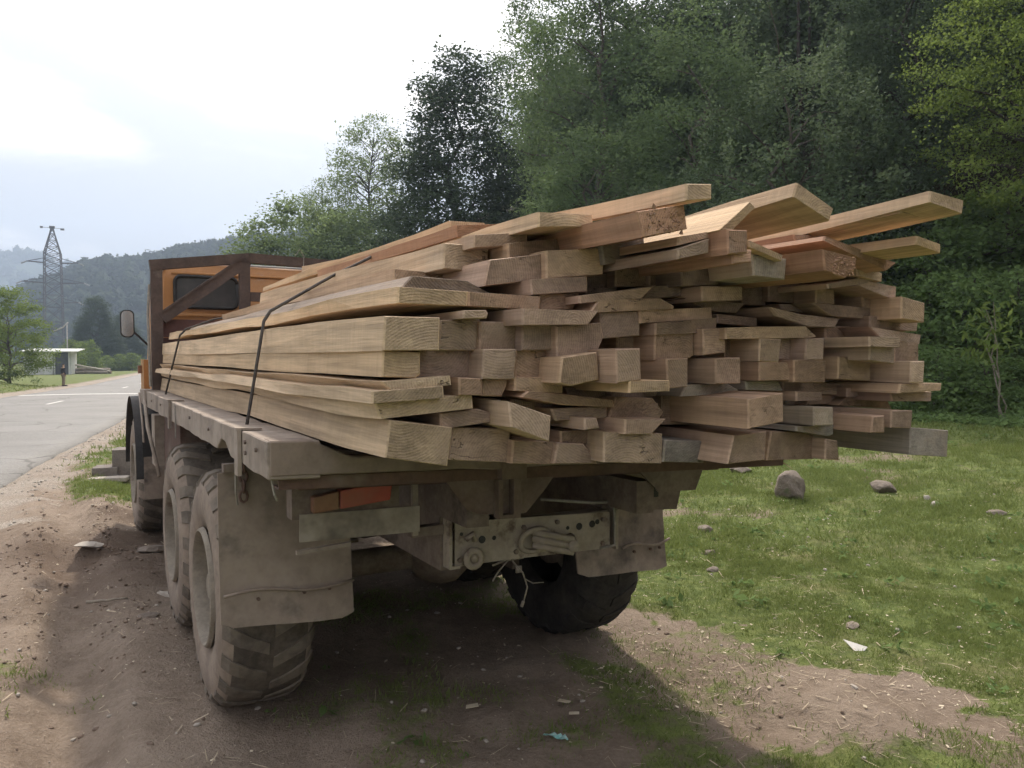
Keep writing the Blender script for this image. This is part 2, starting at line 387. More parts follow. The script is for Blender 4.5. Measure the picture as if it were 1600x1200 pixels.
M['tyre_shaded'] = basic('shaded_tyre_rubber', (0.022, 0.02, 0.019), (0.05, 0.044, 0.039), 6, 0.85, 0.5, 0.006, c3=(0.085, 0.072, 0.06), f3=(0.6, 0.8))  # tyre rubber darkened for the right wheels, their shade put into the colour
M['rim'] = basic('dust_caked_rim', (0.19, 0.162, 0.132), (0.27, 0.235, 0.19), 9, 0.85, 0.5, 0.004, c3=(0.12, 0.07, 0.05), f3=(0.6, 0.75), s3=8)
M['orange'] = basic('orange_cab_paint', (0.37, 0.17, 0.058), (0.44, 0.21, 0.078), 4, 0.45, 0.15, 0.002, c3=(0.34, 0.22, 0.14), f3=(0.55, 0.8), s3=3, spec=0.4)
M['black'] = basic('black_rubber', (0.024, 0.023, 0.023), (0.042, 0.040, 0.040), 8, 0.6, 0.3, 0.003, c3=(0.10, 0.09, 0.08), f3=(0.6, 0.8))
M['rope'] = basic('dark_steel_cable', (0.045, 0.04, 0.037), (0.085, 0.073, 0.064), 60, 0.7, 0.5, 0.002)
M['wire'] = basic('pale_steel_wire', (0.22, 0.2, 0.18), (0.32, 0.29, 0.25), 40, 0.6, 0.3, 0.001, metal=0.3)
M['plate'] = basic('dusty_number_plate', (0.27, 0.23, 0.19), (0.37, 0.32, 0.27), 5, 0.8, 0.2, 0.002, c3=(0.14, 0.118, 0.098), f3=(0.5, 0.7))
M['red_lens'] = basic('red_lamp_lens', (0.34, 0.032, 0.022), (0.42, 0.05, 0.03), 14, 0.4, 0.2, 0.002, c3=(0.28, 0.10, 0.075), f3=(0.5, 0.8), spec=0.5)
M['amber_lens'] = basic('amber_lamp_lens', (0.21, 0.10, 0.062), (0.26, 0.13, 0.08), 14, 0.4, 0.2, 0.002, c3=(0.25, 0.17, 0.12), f3=(0.5, 0.75), spec=0.5)
M['block'] = basic('weathered_block', (0.13, 0.11, 0.1), (0.20, 0.175, 0.155), 7, 0.9, 0.6, 0.008)
M['rock'] = basic('grey_field_stone', (0.14, 0.112, 0.092), (0.23, 0.19, 0.155), 5, 0.9, 0.8, 0.03, c3=(0.12, 0.13, 0.07), f3=(0.58, 0.72), s3=4)
M['pale_rock'] = basic('pale_field_stone', (0.33, 0.29, 0.25), (0.45, 0.40, 0.35), 6, 0.9, 0.8, 0.02)
M['paper'] = basic('white_scrap', (0.48, 0.46, 0.43), (0.56, 0.54, 0.50), 9, 0.8, 0.3, 0.003)
M['teal'] = basic('teal_plastic_scrap', (0.16, 0.40, 0.38), (0.42, 0.58, 0.55), 25, 0.5, 0.3, 0.003)
M['chips'] = basic('pale_wood_chip', (0.42, 0.35, 0.25), (0.60, 0.52, 0.40), 3, 0.85, 0.2, 0.002)
M['straw'] = basic('dry_straw', (0.33, 0.265, 0.19), (0.50, 0.42, 0.31), 3, 0.85, 0.2, 0.002)
M['clod'] = basic('soil_clod', (0.14, 0.10, 0.078), (0.23, 0.17, 0.132), 20, 0.95, 0.8, 0.01)
M['gravel'] = basic('road_gravel', (0.26, 0.235, 0.205), (0.42, 0.385, 0.335), 9, 0.9, 0.6, 0.006)
M['white_wall'] = basic('whitewashed_wall', (0.52, 0.53, 0.52), (0.64, 0.64, 0.62), 2, 0.85, 0.3, 0.01)
M['grey_metal'] = basic('galvanised_steel', (0.20, 0.205, 0.21), (0.30, 0.305, 0.31), 3, 0.6, 0.2, 0.004, metal=0.4)
M['pylon'] = basic('weathered_pylon_steel', (0.04, 0.036, 0.036), (0.07, 0.062, 0.06), 0.5, 0.7, 0.1, 0.002)
M['door'] = basic('dark_doorway', (0.07, 0.075, 0.085), (0.1, 0.105, 0.115), 4, 0.7, 0.2, 0.004)
M['pole'] = basic('grey_pole', (0.3, 0.29, 0.28), (0.42, 0.4, 0.38), 3, 0.8, 0.3, 0.004)
M['skin'] = basic('skin', (0.45, 0.28, 0.2), (0.5, 0.32, 0.23), 6, 0.6, 0.1, 0.001)
M['jacket'] = basic('dark_jacket', (0.035, 0.032, 0.04), (0.055, 0.05, 0.06), 8, 0.9, 0.3, 0.004)
M['trousers'] = basic('tan_trousers', (0.25, 0.2, 0.15), (0.32, 0.26, 0.2), 8, 0.9, 0.3, 0.004)
M['hair'] = basic('dark_hair', (0.03, 0.025, 0.02), (0.045, 0.035, 0.03), 30, 0.8, 0.3, 0.002)
M['dead'] = basic('dry_twig', (0.19, 0.16, 0.13), (0.30, 0.26, 0.21), 20, 0.9, 0.4, 0.003)
M['bark'] = bark_mat('grey_bark', (0.06, 0.05, 0.042), (0.14, 0.12, 0.10))
M['bark_dark'] = bark_mat('dark_bark', (0.035, 0.03, 0.026), (0.08, 0.068, 0.058))
M['leaf_dark'] = leaf_mat('dark_leaf', (0.050, 0.078, 0.046), (0.112, 0.152, 0.078), 0.40)
M['leaf_mid'] = leaf_mat('mid_green_leaf', (0.066, 0.105, 0.050), (0.145, 0.20, 0.088), 0.42)
M['leaf_fresh'] = leaf_mat('fresh_green_leaf', (0.085, 0.130, 0.032), (0.19, 0.25, 0.068), 0.50)
M['leaf_pale'] = leaf_mat('pale_acacia_leaf', (0.10, 0.145, 0.062), (0.185, 0.24, 0.105), 0.58)
M['leaf_deep'] = leaf_mat('deep_green_leaf', (0.038, 0.058, 0.038), (0.078, 0.108, 0.062), 0.30)
M['leaf_grey'] = leaf_mat('grey_green_leaf', (0.065, 0.095, 0.055), (0.14, 0.185, 0.10), 0.38)
M['leaf_bramble'] = leaf_mat('bramble_leaf', (0.092, 0.148, 0.050), (0.185, 0.265, 0.095), 0.48)
M['grass'] = leaf_mat('grass_blade', (0.090, 0.130, 0.034), (0.205, 0.245, 0.080), 0.36)
def glass_mat():
    m_, b = new_mat('dusty_cab_glass'); v = objvec(b)
    c = b.mix(b.ramp(b.noise(v, 4, 5, 0.6), 0.35, 0.7), (0.045, 0.045, 0.046), (0.095, 0.09, 0.085))
    finish(b, c, 0.28, spec=0.5); return m_
M['glass'] = glass_mat()
def mirror_mat():
    m_, b = new_mat('mirror_glass'); finish(b, b.mix(b.noise(None, 3), (0.50, 0.52, 0.54), (0.56, 0.57, 0.58)), 0.16, metal=0.85); return m_
M['mirror'] = mirror_mat()
def asphalt_mat():
    m_, b = new_mat('worn_asphalt'); t = b.n('ShaderNodeNewGeometry').outputs['Position']
    n1 = b.noise(t, 0.5, 5, 0.6); n2 = b.noise(t, 25, 4, 0.7); n3 = b.noise(t, 4, 5, 0.6)
    c = b.mix(b.ramp(n1, 0.35, 0.65), (0.115, 0.111, 0.108), (0.160, 0.154, 0.149))
    c = b.mix(b.ramp(n2, 0.35, 0.75), c, (0.205, 0.197, 0.188)); c = b.mix(b.ramp(n3, 0.6, 0.75, 0, 0.5), c, (0.11, 0.105, 0.10))
    ve = b.n('ShaderNodeTexVoronoi', {'Vector': b.n('ShaderNodeVectorMath', {0: t, 1: b.n('ShaderNodeTexNoise', {'Vector': t, 'Scale': .8, 'Detail': 4}).outputs['Color']}, operation='ADD').outputs[0], 'Scale': .32}, feature='DISTANCE_TO_EDGE').outputs['Distance']
    c = b.mix(b.ramp(ve, 0.012, 0.003, 0, .7), c, (0.06, 0.056, 0.052))
    finish(b, c, 0.75, n2, 0.012, 0.6, spec=0.35); return m_
M['asphalt'] = asphalt_mat()
def paint_mat():
    m_, b = new_mat('worn_white_paint'); t = b.n('ShaderNodeNewGeometry').outputs['Position']
    c = b.mix(b.ramp(b.noise(t, 9, 5, 0.7), 0.42, 0.62), (0.66, 0.65, 0.62), (0.42, 0.41, 0.39)); finish(b, c, 0.7, b.noise(t, 30), 0.003, 0.4); return m_
M['paint'] = paint_mat()
def ground_mat():
    m_, b = new_mat('ground_soil_and_turf'); t = b.n('ShaderNodeNewGeometry').outputs['Position']
    at = b.n('ShaderNodeAttribute', attribute_name='mask'); sp = b.n('ShaderNodeSeparateColor', {0: at.outputs['Color']})
    gr, sh, wd = sp.outputs
    n1 = b.noise(t, 1.1, 6, 0.6); n2 = b.noise(t, 9, 6, 0.65); n3 = b.noise(t, 60, 4, 0.7); n4 = b.noise(t, 0.35, 4, 0.6)
    f = b.math('MULTIPLY_ADD', n1, 0.45, b.math('MULTIPLY_ADD', n2, 0.35, b.math('MULTIPLY', n3, 0.2)))
    soil = b.mix(b.ramp(f, 0.38, 0.62), (0.175, 0.133, 0.102), (0.285, 0.228, 0.180))
    soil = b.mix(b.ramp(n3, 0.60, 0.78, 0, 0.6), soil, (0.36, 0.285, 0.22))
    soil = b.mix(b.ramp(n2, 0.58, 0.75, 0, 0.6), soil, (0.095, 0.062, 0.046))
    damp = b.ramp(b.math('MULTIPLY', at.outputs['Alpha'], b.math('ADD', n2, n1)), 0.35, 0.9, 0.0, 0.5)
    soil = b.mix(damp, soil, (0.085, 0.056, 0.043))
    turf = b.mix(b.ramp(n2, 0.35, 0.66), (0.080, 0.108, 0.034), (0.155, 0.185, 0.060))
    turf = b.mix(b.ramp(n1, 0.48, 0.70, 0, 0.65), turf, (0.165, 0.140, 0.072))
    turf = b.mix(b.ramp(n3, 0.56, 0.74, 0, 0.7), turf, (0.25, 0.215, 0.125))
    turf = b.mix(b.ramp(n3, 0.44, 0.30, 0, 0.7), turf, (0.050, 0.066, 0.024))
    grav = b.mix(b.ramp(n3, 0.34, 0.68), (0.20, 0.165, 0.135), (0.42, 0.375, 0.325))
    grav = b.mix(b.ramp(n1, 0.42, 0.62, 0, 0.6), grav, (0.24, 0.19, 0.15))
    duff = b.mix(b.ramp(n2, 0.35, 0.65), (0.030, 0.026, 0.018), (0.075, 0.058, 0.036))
    gm = b.ramp(b.math('ADD', gr, b.math('MULTIPLY', b.math('SUBTRACT', n2, 0.5), 0.9)), 0.36, 0.64)
    c = b.mix(gm, soil, turf)
    sm = b.ramp(b.math('ADD', sh, b.math('MULTIPLY', b.math('SUBTRACT', n2, 0.5), 0.8)), 0.36, 0.64)
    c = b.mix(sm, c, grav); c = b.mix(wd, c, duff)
    h = b.math('MULTIPLY_ADD', n2, 1.0, b.math('MULTIPLY', n3, 0.55))
    finish(b, c, 0.95, h, 0.035, 0.9, spec=0.1); return m_
M['ground'] = ground_mat()
def forest_mat():
    m_, b = new_mat('distant_forest'); t = b.n('ShaderNodeNewGeometry').outputs['Position']
    a = b.n('ShaderNodeAttribute', attribute_name='var').outputs['Fac']
    n1 = b.noise(t, 0.35, 5, 0.7); n2 = b.noise(t, 1.4, 4, 0.7)
    c = b.mix(b.ramp(b.math('MULTIPLY_ADD', a, 0.5, b.math('MULTIPLY', n1, 0.5)), 0.3, 0.75), (0.024, 0.042, 0.022), (0.062, 0.090, 0.036))
    finish(b, c, 0.9, b.math('ADD', n1, n2), 1.2, 1.0, spec=0.05); return m_
M['forest'] = forest_mat()

# ------------------------------------------------------------------ ground sheet
def axis_vals(start, end, d0, k):
    v = [0.0]
    while v[-1] < end - start: v.append(v[-1] + d0 + k * v[-1])
    v[-1] = end - start
    return np.array(v) + start
xp = axis_vals(0, 1500, 0.034, 0.026); xs = np.concatenate([-xp[:0:-1], xp])
yf = axis_vals(2.4, 1500, 0.032, 0.019); yb = -axis_vals(-2.4, 300, 0.25, 0.3)[1:][::-1]
ys = np.concatenate([yb, yf])
GX, GY = np.meshgrid(xs, ys); GZ = height(GX, GY)
V = np.stack([GX.ravel(), GY.ravel(), GZ.ravel()], 1)
nx, ny = len(xs), len(ys); idx = np.arange(nx * ny).reshape(ny, nx)
F = np.stack([idx[:-1, :-1].ravel(), idx[:-1, 1:].ravel(), idx[1:, 1:].ravel(), idx[1:, :-1].ravel()], 1)
me = fast_mesh('ground', V, F, True)
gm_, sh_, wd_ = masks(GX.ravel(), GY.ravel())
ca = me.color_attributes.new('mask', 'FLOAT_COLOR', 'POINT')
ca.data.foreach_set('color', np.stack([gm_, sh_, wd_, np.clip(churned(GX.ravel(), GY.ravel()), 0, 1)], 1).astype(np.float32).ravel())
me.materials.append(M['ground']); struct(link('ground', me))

# road: a crowned asphalt slab with a ragged edge, and its painted lines
def road_xy(n, s_): return n * RN[0] + s_ * RD[0], n * RN[1] + s_ * RD[1]
ss = np.concatenate([np.arange(-60, 4, 4.0), np.arange(4, 40, 0.5), np.arange(40, 130, 2.0), np.arange(130, 900, 20.0)])
nn = np.linspace(0, 1, 15)
SV = []; 
for s_ in ss:
    eR = ROAD_R + 0.35 * (float(fbm(np.array(s_ * 0.7), np.array(0.3), 77, 4)) - 0.5); eL = ROAD_L + 0.3 * (float(fbm(np.array(s_ * 0.7), np.array(8.3), 78, 4)) - 0.5)
    row = []
    for t in nn:
        n_ = eL + (eR - eL) * t; x, y = road_xy(n_, s_)
        row.append((x, y, float(h_base(x, y)) + 0.015 + 0.05 * (1 - (2 * t - 1) ** 2)))
    x, y = road_xy(eL - 0.04, s_); a = (x, y, float(h_base(x, y)) - 0.12)
    x, y = road_xy(eR + 0.04, s_); c = (x, y, float(h_base(x, y)) - 0.12)
    SV += [a] + row + [c]
k = len(nn) + 2
RF = [(i * k + j, i * k + j + 1, (i + 1) * k + j + 1, (i + 1) * k + j) for i in range(len(ss) - 1) for j in range(k - 1)]
rm = fast_mesh('road', SV, RF, False); rm.materials.append(M['asphalt']); road = struct(link('road', rm))
def road_z(n, s_):
    x, y = road_xy(n, s_); t = (n - ROAD_L) / (ROAD_R - ROAD_L)
    return float(h_base(x, y)) + 0.015 + 0.05 * (1 - (2 * t - 1) ** 2)
def stripe(name, n0, n1, s0, s1, steps, across):
    mb = MB(); P = []
    for i in range(steps + 1):
        t = i / steps
        for q in (0, 1):
            n_, s_ = (n0 + (n1 - n0) * t, s0 + (s1 - s0) * q) if across else (n0 + (n1 - n0) * q, s0 + (s1 - s0) * t)
            x, y = road_xy(n_, s_); P.append((x, y, road_z(n_, s_) + 0.012))
    mb.add(P, [(2 * i, 2 * i + 1, 2 * i + 3, 2 * i + 2) for i in range(steps)])
    return mb.build(name, M['paint'], road)
stripe('stop_line', ROAD_L + 0.25, ROAD_R - 0.25, 46.4, 47.3, 24, True)
for s0 in (11, 23, 35, 59, 71): stripe('lane_dash', -6.72, -6.58, s0, s0 + 3.2, 6, False)

# ------------------------------------------------------------------ the truck (frame: +x right, +y forward, origin on the ground under the rear axle)
truck = thing('flatbed_truck', 'muddy six wheeled flatbed truck with orange cab carrying stacked timber', 'truck', (C0[0], C0[1], 0), YAW)
def T(p): return (p[0], p[1], p[2] - 0.038 * (p[0] + 1.25))          # the body leans a little to the right
def part(name, mat, fn, parent=truck, smooth=False):
    mb = MB(); fn(mb); return mb.build(name, mat, parent, smooth)
def bevel_mesh(o, w, seg=2):
    bm = bmesh.new(); bm.from_mesh(o.data); bmesh.ops.bevel(bm, geom=bm.edges[:], offset=w, segments=seg, affect='EDGES', profile=0.6); bm.to_mesh(o.data); bm.free()
    return o
rng = random.Random(7)
# bed -----------------------------------------------------------------
def wavy_rail(x0, x1, y0, y1, z0, z1, n=26, amp=0.006, seed=1, notch=None):
    mb = MB(); rr = random.Random(seed); P = []
    for i in range(n + 1):
        y = y0 + (y1 - y0) * i / n; dz0 = rr.uniform(-amp, amp); dz1 = rr.uniform(-amp, amp) * 0.5; dx = rr.uniform(-amp, amp) * 0.7
        zb = z0 + dz0
        if notch and notch[0] < y < notch[1]: zb += notch[2]
        P += [T((x0 + dx, y, zb)), T((x0 + dx, y, z1 + dz1)), T((x1, y, z1 + dz1)), T((x1, y, zb))]
    F_ = [(4 * i + j, 4 * i + (j + 1) % 4, 4 * i + 4 + (j + 1) % 4, 4 * i + 4 + j) for i in range(n) for j in range(4)]
    mb.add(P, F_ + [(0, 1, 2, 3), (4 * n + 3, 4 * n + 2, 4 * n + 1, 4 * n)]); return mb
bevel_mesh(wavy_rail(-1.275, -1.10, -1.53, 3.32, 1.345, 1.470, 44, 0.005, 3, (-0.85, -0.62, 0.055)).build('side_rail', M['bed_top'], truck), 0.004, 1)
bevel_mesh(wavy_rail(1.10, 1.27, -1.53, 3.32, 1.345, 1.470, 30, 0.005, 4).build('side_rail', M['bed_top'], truck), 0.004, 1)
for i in range(11):
    x0 = -1.095 + i * 0.2
    part('deck_plank', M['bed_wood'], lambda m_: m_.box(x0, x0 + 0.193, -1.42, 3.3, 1.385, 1.424 + rng.uniform(-.003, .003), T))
def rear_rail(m_):
    P = []; n = 18; rr = random.Random(5)
    for i in range(n + 1):
        x = -1.27 + 2.52 * i / n; a = rr.uniform(-.004, .004)
        top = 1.472 if x < -1.07 else 1.412
        P += [T((x, -1.535 + a, 1.352 + a)), T((x, -1.535 + a, top)), T((x, -1.43, top)), T((x, -1.43, 1.352 + a))]
    m_.add(P, [(4 * i + j, 4 * i + (j + 1) % 4, 4 * i + 4 + (j + 1) % 4, 4 * i + 4 + j) for i in range(n) for j in range(4)] + [(0, 1, 2, 3), (4 * n + 3, 4 * n + 2, 4 * n + 1, 4 * n)])
bevel_mesh(part('rear_rail', M['bed_wood'], rear_rail), 0.005, 1)
part('rear_angle_iron', M['rust'], lambda m_: (m_.box(-1.235, 1.22, -1.505, -1.495, 1.305, 1.348, T), m_.box(-1.235, 1.22, -1.494, -1.43, 1.305, 1.312, T)))
for y in (-1.2, -0.45, 0.35, 1.15, 1.95, 2.75):
    part('cross_bearer', M['rust'], lambda m_: m_.box(-1.09, 1.09, y, y + 0.08, 1.25, 1.383, T))
for sx in (-1, 1):
    part('subframe_rail', M['under'], lambda m_: m_.box(sx * 0.43 - 0.05, sx * 0.43 + 0.05, -1.4, 3.2, 1.10, 1.247, T))
    part('chassis_rail', M['under'], lambda m_: m_.box(sx * 0.43 - 0.035, sx * 0.43 + 0.035, -1.12, 5.18, 0.83, 1.075))
# stake pocket, tie hooks, dangling wires on the left rail
def pocket(m_, y):
    m_.box(-1.292, -1.277, y - .03, y + .03, 1.30, 1.478, T); m_.box(-1.296, -1.20, y - .022, y + .022, 1.474, 1.481, T)
part('stake_pocket', M['bed_top'], lambda m_: pocket(m_, -1.08))
part('stake_pocket', M['bed_top'], lambda m_: pocket(m_, 2.72))
part('stake_pocket', M['bed_top'], lambda m_: pocket(m_, 1.1))
def chain(m_):
    for i in range(6):
        z = 1.37 - i * 0.042; pts = [( -1.2 + (0.016 * math.cos(a) if i % 2 else 0), -0.74 + (0 if i % 2 else 0.016 * math.cos(a)), z + 0.026 * math.sin(a)) for a in np.linspace(0, 6.283, 9)]
        m_.tube(pts, 0.006, 5, False)
part('tie_chain', M['rust'], chain, smooth=True)
def rods(m_):
    m_.tube([T((-1.30, 3.1, 1.44)), T((-1.30, 2.85, 1.22)), T((-1.31, 2.62, 1.07))], 0.008, 6)
    m_.tube([T((-1.29, 2.75, 1.44)), T((-1.29, 2.5, 1.2)), T((-1.24, 2.2, 0.85))], 0.014, 6)
part('hanging_rod', M['bed_top'], rods, smooth=True)
part('tie_wire', M['wire'], lambda m_: (m_.tube([T((-1.285, 0.82, 1.46)), T((-1.285, 0.8, 1.33)), T((-1.285, 0.8, 1.27))], 0.004, 5), m_.tube([T((-1.28, -1.0, 1.33)), T((-1.28, -1.0, 1.22)), T((-1.27, -0.98, 1.17))], 0.004, 5), m_.tube([T((-1.26, -1.5, 1.35)), T((-1.25, -1.51, 1.29)), T((-1.24, -1.5, 1.27))], 0.004, 5)))
def bolts(pts, ax, r=0.014, d=0.012):
    def f(m_):
        for p in pts:
            q = Vector(p); m_.tube([q, q + Vector(ax) * d], r, 6)
    return f
part('rail_bolt', M['under'], bolts([T((-1.282, y, z)) for y, z in ((-1.4, 1.43), (-1.22, 1.40), (-1.22, 1.44), (-0.4, 1.42), (0.2, 1.43), (1.6, 1.42), (2.2, 1.42))], (-1, 0, 0), 0.009, 0.008))

# headboard -----------------------------------------------------------------
HY = 2.95
def hb(m_, a, c, w, d=0.07):
    A = Vector((a[0], 0, a[1])); Cc = Vector((c[0], 0, c[1])); dr = (Cc - A).normalized(); nn_ = Vector((-dr.z, 0, dr.x)) * w / 2
    q = [A + nn_, Cc + nn_, Cc - nn_, A - nn_]; m_.prism([(p.x, HY, p.z) for p in q], (0, d, 0))
for sx in (-1, 1):
    zt = 2.53 if sx < 0 else 2.46
    part('headboard_post', M['head'], lambda m_: m_.box(sx * 1.165 - .045, sx * 1.165 + .045, HY + .004, HY + .074, 1.44, zt))
    part('headboard_post', M['head'], lambda m_: m_.box(sx * 0.455 - .045, sx * 0.455 + .045, HY + .003, HY + .06, 1.44, 2.60))
    part('headboard_brace', M['head'], lambda m_: (hb(m_, (sx * 1.13, 2.07), (sx * 0.43, 2.60), 0.10, 0.05), hb(m_, (sx * 1.12, 2.125), (sx * 0.46, 2.625), 0.012, -0.012)))
part('headboard_top_rail', M['head'], lambda m_: (hb(m_, (-1.215, 2.51), (-0.41, 2.62), 0.085), hb(m_, (-0.4095, 2.62), (0.45, 2.60), 0.085), hb(m_, (0.4505, 2.60), (1.215, 2.47), 0.085)))
part('headboard_rail', M['head'], lambda m_: m_.box(-0.405, 1.11, HY + .01, HY + .05, 2.24, 2.32))
for i in range(4):
    z0 = 1.44 + i * 0.158
    part('headboard_board', M['head_panel'], lambda m_: m_.box(-1.205, 1.205, HY + .078, HY + .105, z0, z0 + 0.153))
part('headboard_strap', M['wire'], lambda m_: m_.tube([(-1.225, HY, 1.5), (-1.235, HY + .02, 2.1), (-1.22, HY + .02, 2.35)], 0.012, 6))
part('rail_wire', M['wire'], lambda m_: m_.tube([(-0.02, HY - .02, 2.66), (0.02, HY - .03, 2.72), (0.06, HY - .02, 2.66), (0.05, HY - .02, 2.5), (0.04, HY - .02, 2.38)], 0.004, 5))

# cab -----------------------------------------------------------------
def cab_shell(m_):
    # rounded box sections along y
    secs = []
    for y, sc_, zt in ((3.40, 0.965, 2.575), (3.43, 0.99, 2.605), (3.5, 1.0, 2.62), (4.3, .985, 2.64), (4.85, 0.96, 2.60), (5.0, 0.94, 2.40), (5.1, 0.94, 1.75), (5.12, 0.94, 1.05)):
        pts = []; hw = 1.10 * sc_; r = 0.16
        for cx, cz, a0 in ((hw - r, zt - r, 0), (-(hw - r), zt - r, 90)):
            for k in range(6):
                a = R(a0 + 90 * k / 5); pts.append((cx + r * math.cos(a), y, cz + r * math.sin(a)))
        pts += [(-hw - 0.03, y, 1.7), (-hw - 0.03, y, 1.25), (hw + 0.03, y, 1.25), (hw + 0.03, y, 1.7)]
        secs.append(pts)
    n = len(secs[0]); P = [p for s_ in secs for p in s_]
    m_.add(P, [(i * n + j, i * n + (j + 1) % n, (i + 1) * n + (j + 1) % n, (i + 1) * n + j) for i in range(len(secs) - 1) for j in range(n)] + [tuple(range(n)), tuple(range((len(secs) - 1) * n, len(secs) * n))[::-1]])
cab = part('cab', M['orange'], cab_shell, smooth='auto')
for z, d in ((2.50, 0.014), (2.125, 0.018), (2.06, 0.016), (1.98, 0.014), (2.30, 0.0)):
    if d: part('cab_rib', M['orange'], lambda m_: m_.tube([(-1.0, 3.40, z), (1.0, 3.40, z)], d, 8), cab, True)
part('roof_gutter', M['pole'], lambda m_: m_.tube([(-1.10, 3.42, 2.49), (-1.02, 3.405, 2.575), (-0.9, 3.40, 2.600), (0.9, 3.40, 2.600), (1.02, 3.405, 2.575)], 0.010, 6), cab, True)
def rrect(x0, x1, z0, z1, r, y):
    pts = []
    for cx, cz, a0 in ((x1 - r, z1 - r, 0), (x0 + r, z1 - r, 90), (x0 + r, z0 + r, 180), (x1 - r, z0 + r, 270)):
        for k in range(5): a = R(a0 + 90 * k / 4); pts.append((cx + r * math.cos(a), y, cz + r * math.sin(a)))
    return pts
for x0, x1 in ((-0.975, -0.44), (0.44, 0.975)):
    w = part('cab_window', M['black'], lambda m_: m_.tube(rrect(x0, x1, 2.195, 2.475, 0.055, 3.392) + [rrect(x0, x1, 2.195, 2.475, 0.055, 3.392)[0]], 0.017, 6), cab, True)
    part('pane', M['glass'], lambda m_: m_.prism(rrect(x0, x1, 2.195, 2.475, 0.055, 3.390), (0, 0.012, 0)), w)
part('side_mirror', M['black'], lambda m_: (m_.prism([(p[0], 4.65, p[2]) for p in rrect(-1.345, -1.215, 1.945, 2.225, 0.05, 0)], (0, 0.05, 0)), m_.tube([(-1.22, 4.67, 2.0), (-1.12, 4.68, 1.9), (-1.07, 4.7, 1.85)], 0.012, 6)), cab)
part('mirror_glass', M['mirror'], lambda m_: m_.prism([(p[0], 4.644, p[2]) for p in rrect(-1.335, -1.225, 1.955, 2.215, 0.045, 0)], (0, 0.004, 0)), cab)
part('cab_corner', M['orange'], lambda m_: m_.box(-1.165, -1.0, 4.3, 4.62, 1.27, 1.72), cab)
part('turn_signal', M['amber_lens'], lambda m_: m_.box(-1.2, -1.166, 4.5, 4.56, 1.58, 1.66), cab)
part('exhaust_stack', M['under'], lambda m_: m_.tube([(0.75, 3.22, 1.1), (0.75, 3.22, 1.9)], 0.09, 12), truck, True)

# wheels -----------------------------------------------------------------
def make_wheel(sx):
    """outer side towards sx; centre at its own origin"""
    w = MB(); o = sx
    prof = [(-.13, .27), (-.19, .30), (-.212, .38), (-.215, .46), (-.20, .53), (-.165, .572), (-.10, .583), (0, .586), (.10, .583), (.165, .572), (.20, .53), (.215, .46), (.212, .38), (.19, .30), (.13, .27)]
    w.lathe(prof, 72, 'x')
    wh = w.build('wheel', [M['tyre'], M['tyre_dark']] if sx < 0 else [M['tyre_shaded'], M['tyre_shaded']], truck, True)
    wh.data.polygons.foreach_set('material_index', [1 if abs(p.center.x) < .17 and math.hypot(p.center.y, p.center.z) > .55 else 0 for p in wh.data.polygons])
    t = MB(); nl = 22
    for k in range(nl):                                   # chevron bars of the mud tread, bent over the shoulder
        for side in (-1, 1):
            a0 = 2 * math.pi * (k + (0.5 if side > 0 else 0)) / nl
            cols = [(0.012, 0.0, .584, .594), (0.075, -0.055, .583, .594), (0.14, -0.115, .576, .590), (0.180, -0.150, .556, .573), (0.203, -0.165, .520, .534)]
            P = []
            for ax, da, r0, r1 in cols:
                hw = 0.052 + 0.012 * (ax > 0.1)
                for rr_, s_ in ((r0 - 0.01, -1), (r1, -1), (r1, 1), (r0 - 0.01, 1)):
                    a = a0 + da + s_ * hw; axx = side * (ax + (0.006 if rr_ == r1 and ax > .19 else 0)); P.append((axx, rr_ * math.cos(a), rr_ * math.sin(a)))
            n = len(cols); t.add(P, [(4 * i + j, 4 * i + (j + 1) % 4, 4 * i + 4 + (j + 1) % 4, 4 * i + 4 + j) for i in range(n - 1) for j in range(4)] + [(0, 1, 2, 3), (4 * n - 1, 4 * n - 2, 4 * n - 3, 4 * n - 4)])
    t.build('tread', M['tread'] if sx < 0 else M['tyre_shaded'], wh)
    r = MB()
    r.lathe([(o * .20, .300), (o * .218, .292), (o * .222, .282), (o * .205, .272), (o * .12, .262), (o * .06, .255), (o * .05, .20), (o * .075, .17), (o * .085, .10), (o * .085, .0)], 48, 'x')
    r.build('rim', M['rim'], wh, 'auto')
    h = MB(); h.lathe([(o * .08, .085), (o * .16, .082), (o * .185, .06), (o * .19, .0)], 20, 'x')
    h.build('hub', M['rim'], wh, 'auto')
    s_ = MB()
    for k in range(10):
        a = 2 * math.pi * k / 10; c = (0, .145 * math.cos(a), .145 * math.sin(a)); s_.tube([(o * .07, c[1], c[2]), (o * .125, c[1], c[2])], 0.017, 6)
    s_.build('wheel_nuts', M['rim'], wh)['kind'] = 'stuff'
    return wh
first = {}
for a in AX:
    for sx in (-1, 1):
        pos = (TXS[sx], a, 0.588)
        if sx not in first: w = first[sx] = make_wheel(sx)
        else:
            w = first[sx].copy(); COL.objects.link(w); w.parent = truck
            for ch in first[sx].children: c = ch.copy(); COL.objects.link(c); c.parent = w
        w.location = pos; w.rotation_euler = (rng.uniform(0, 6.28), 0, 0)
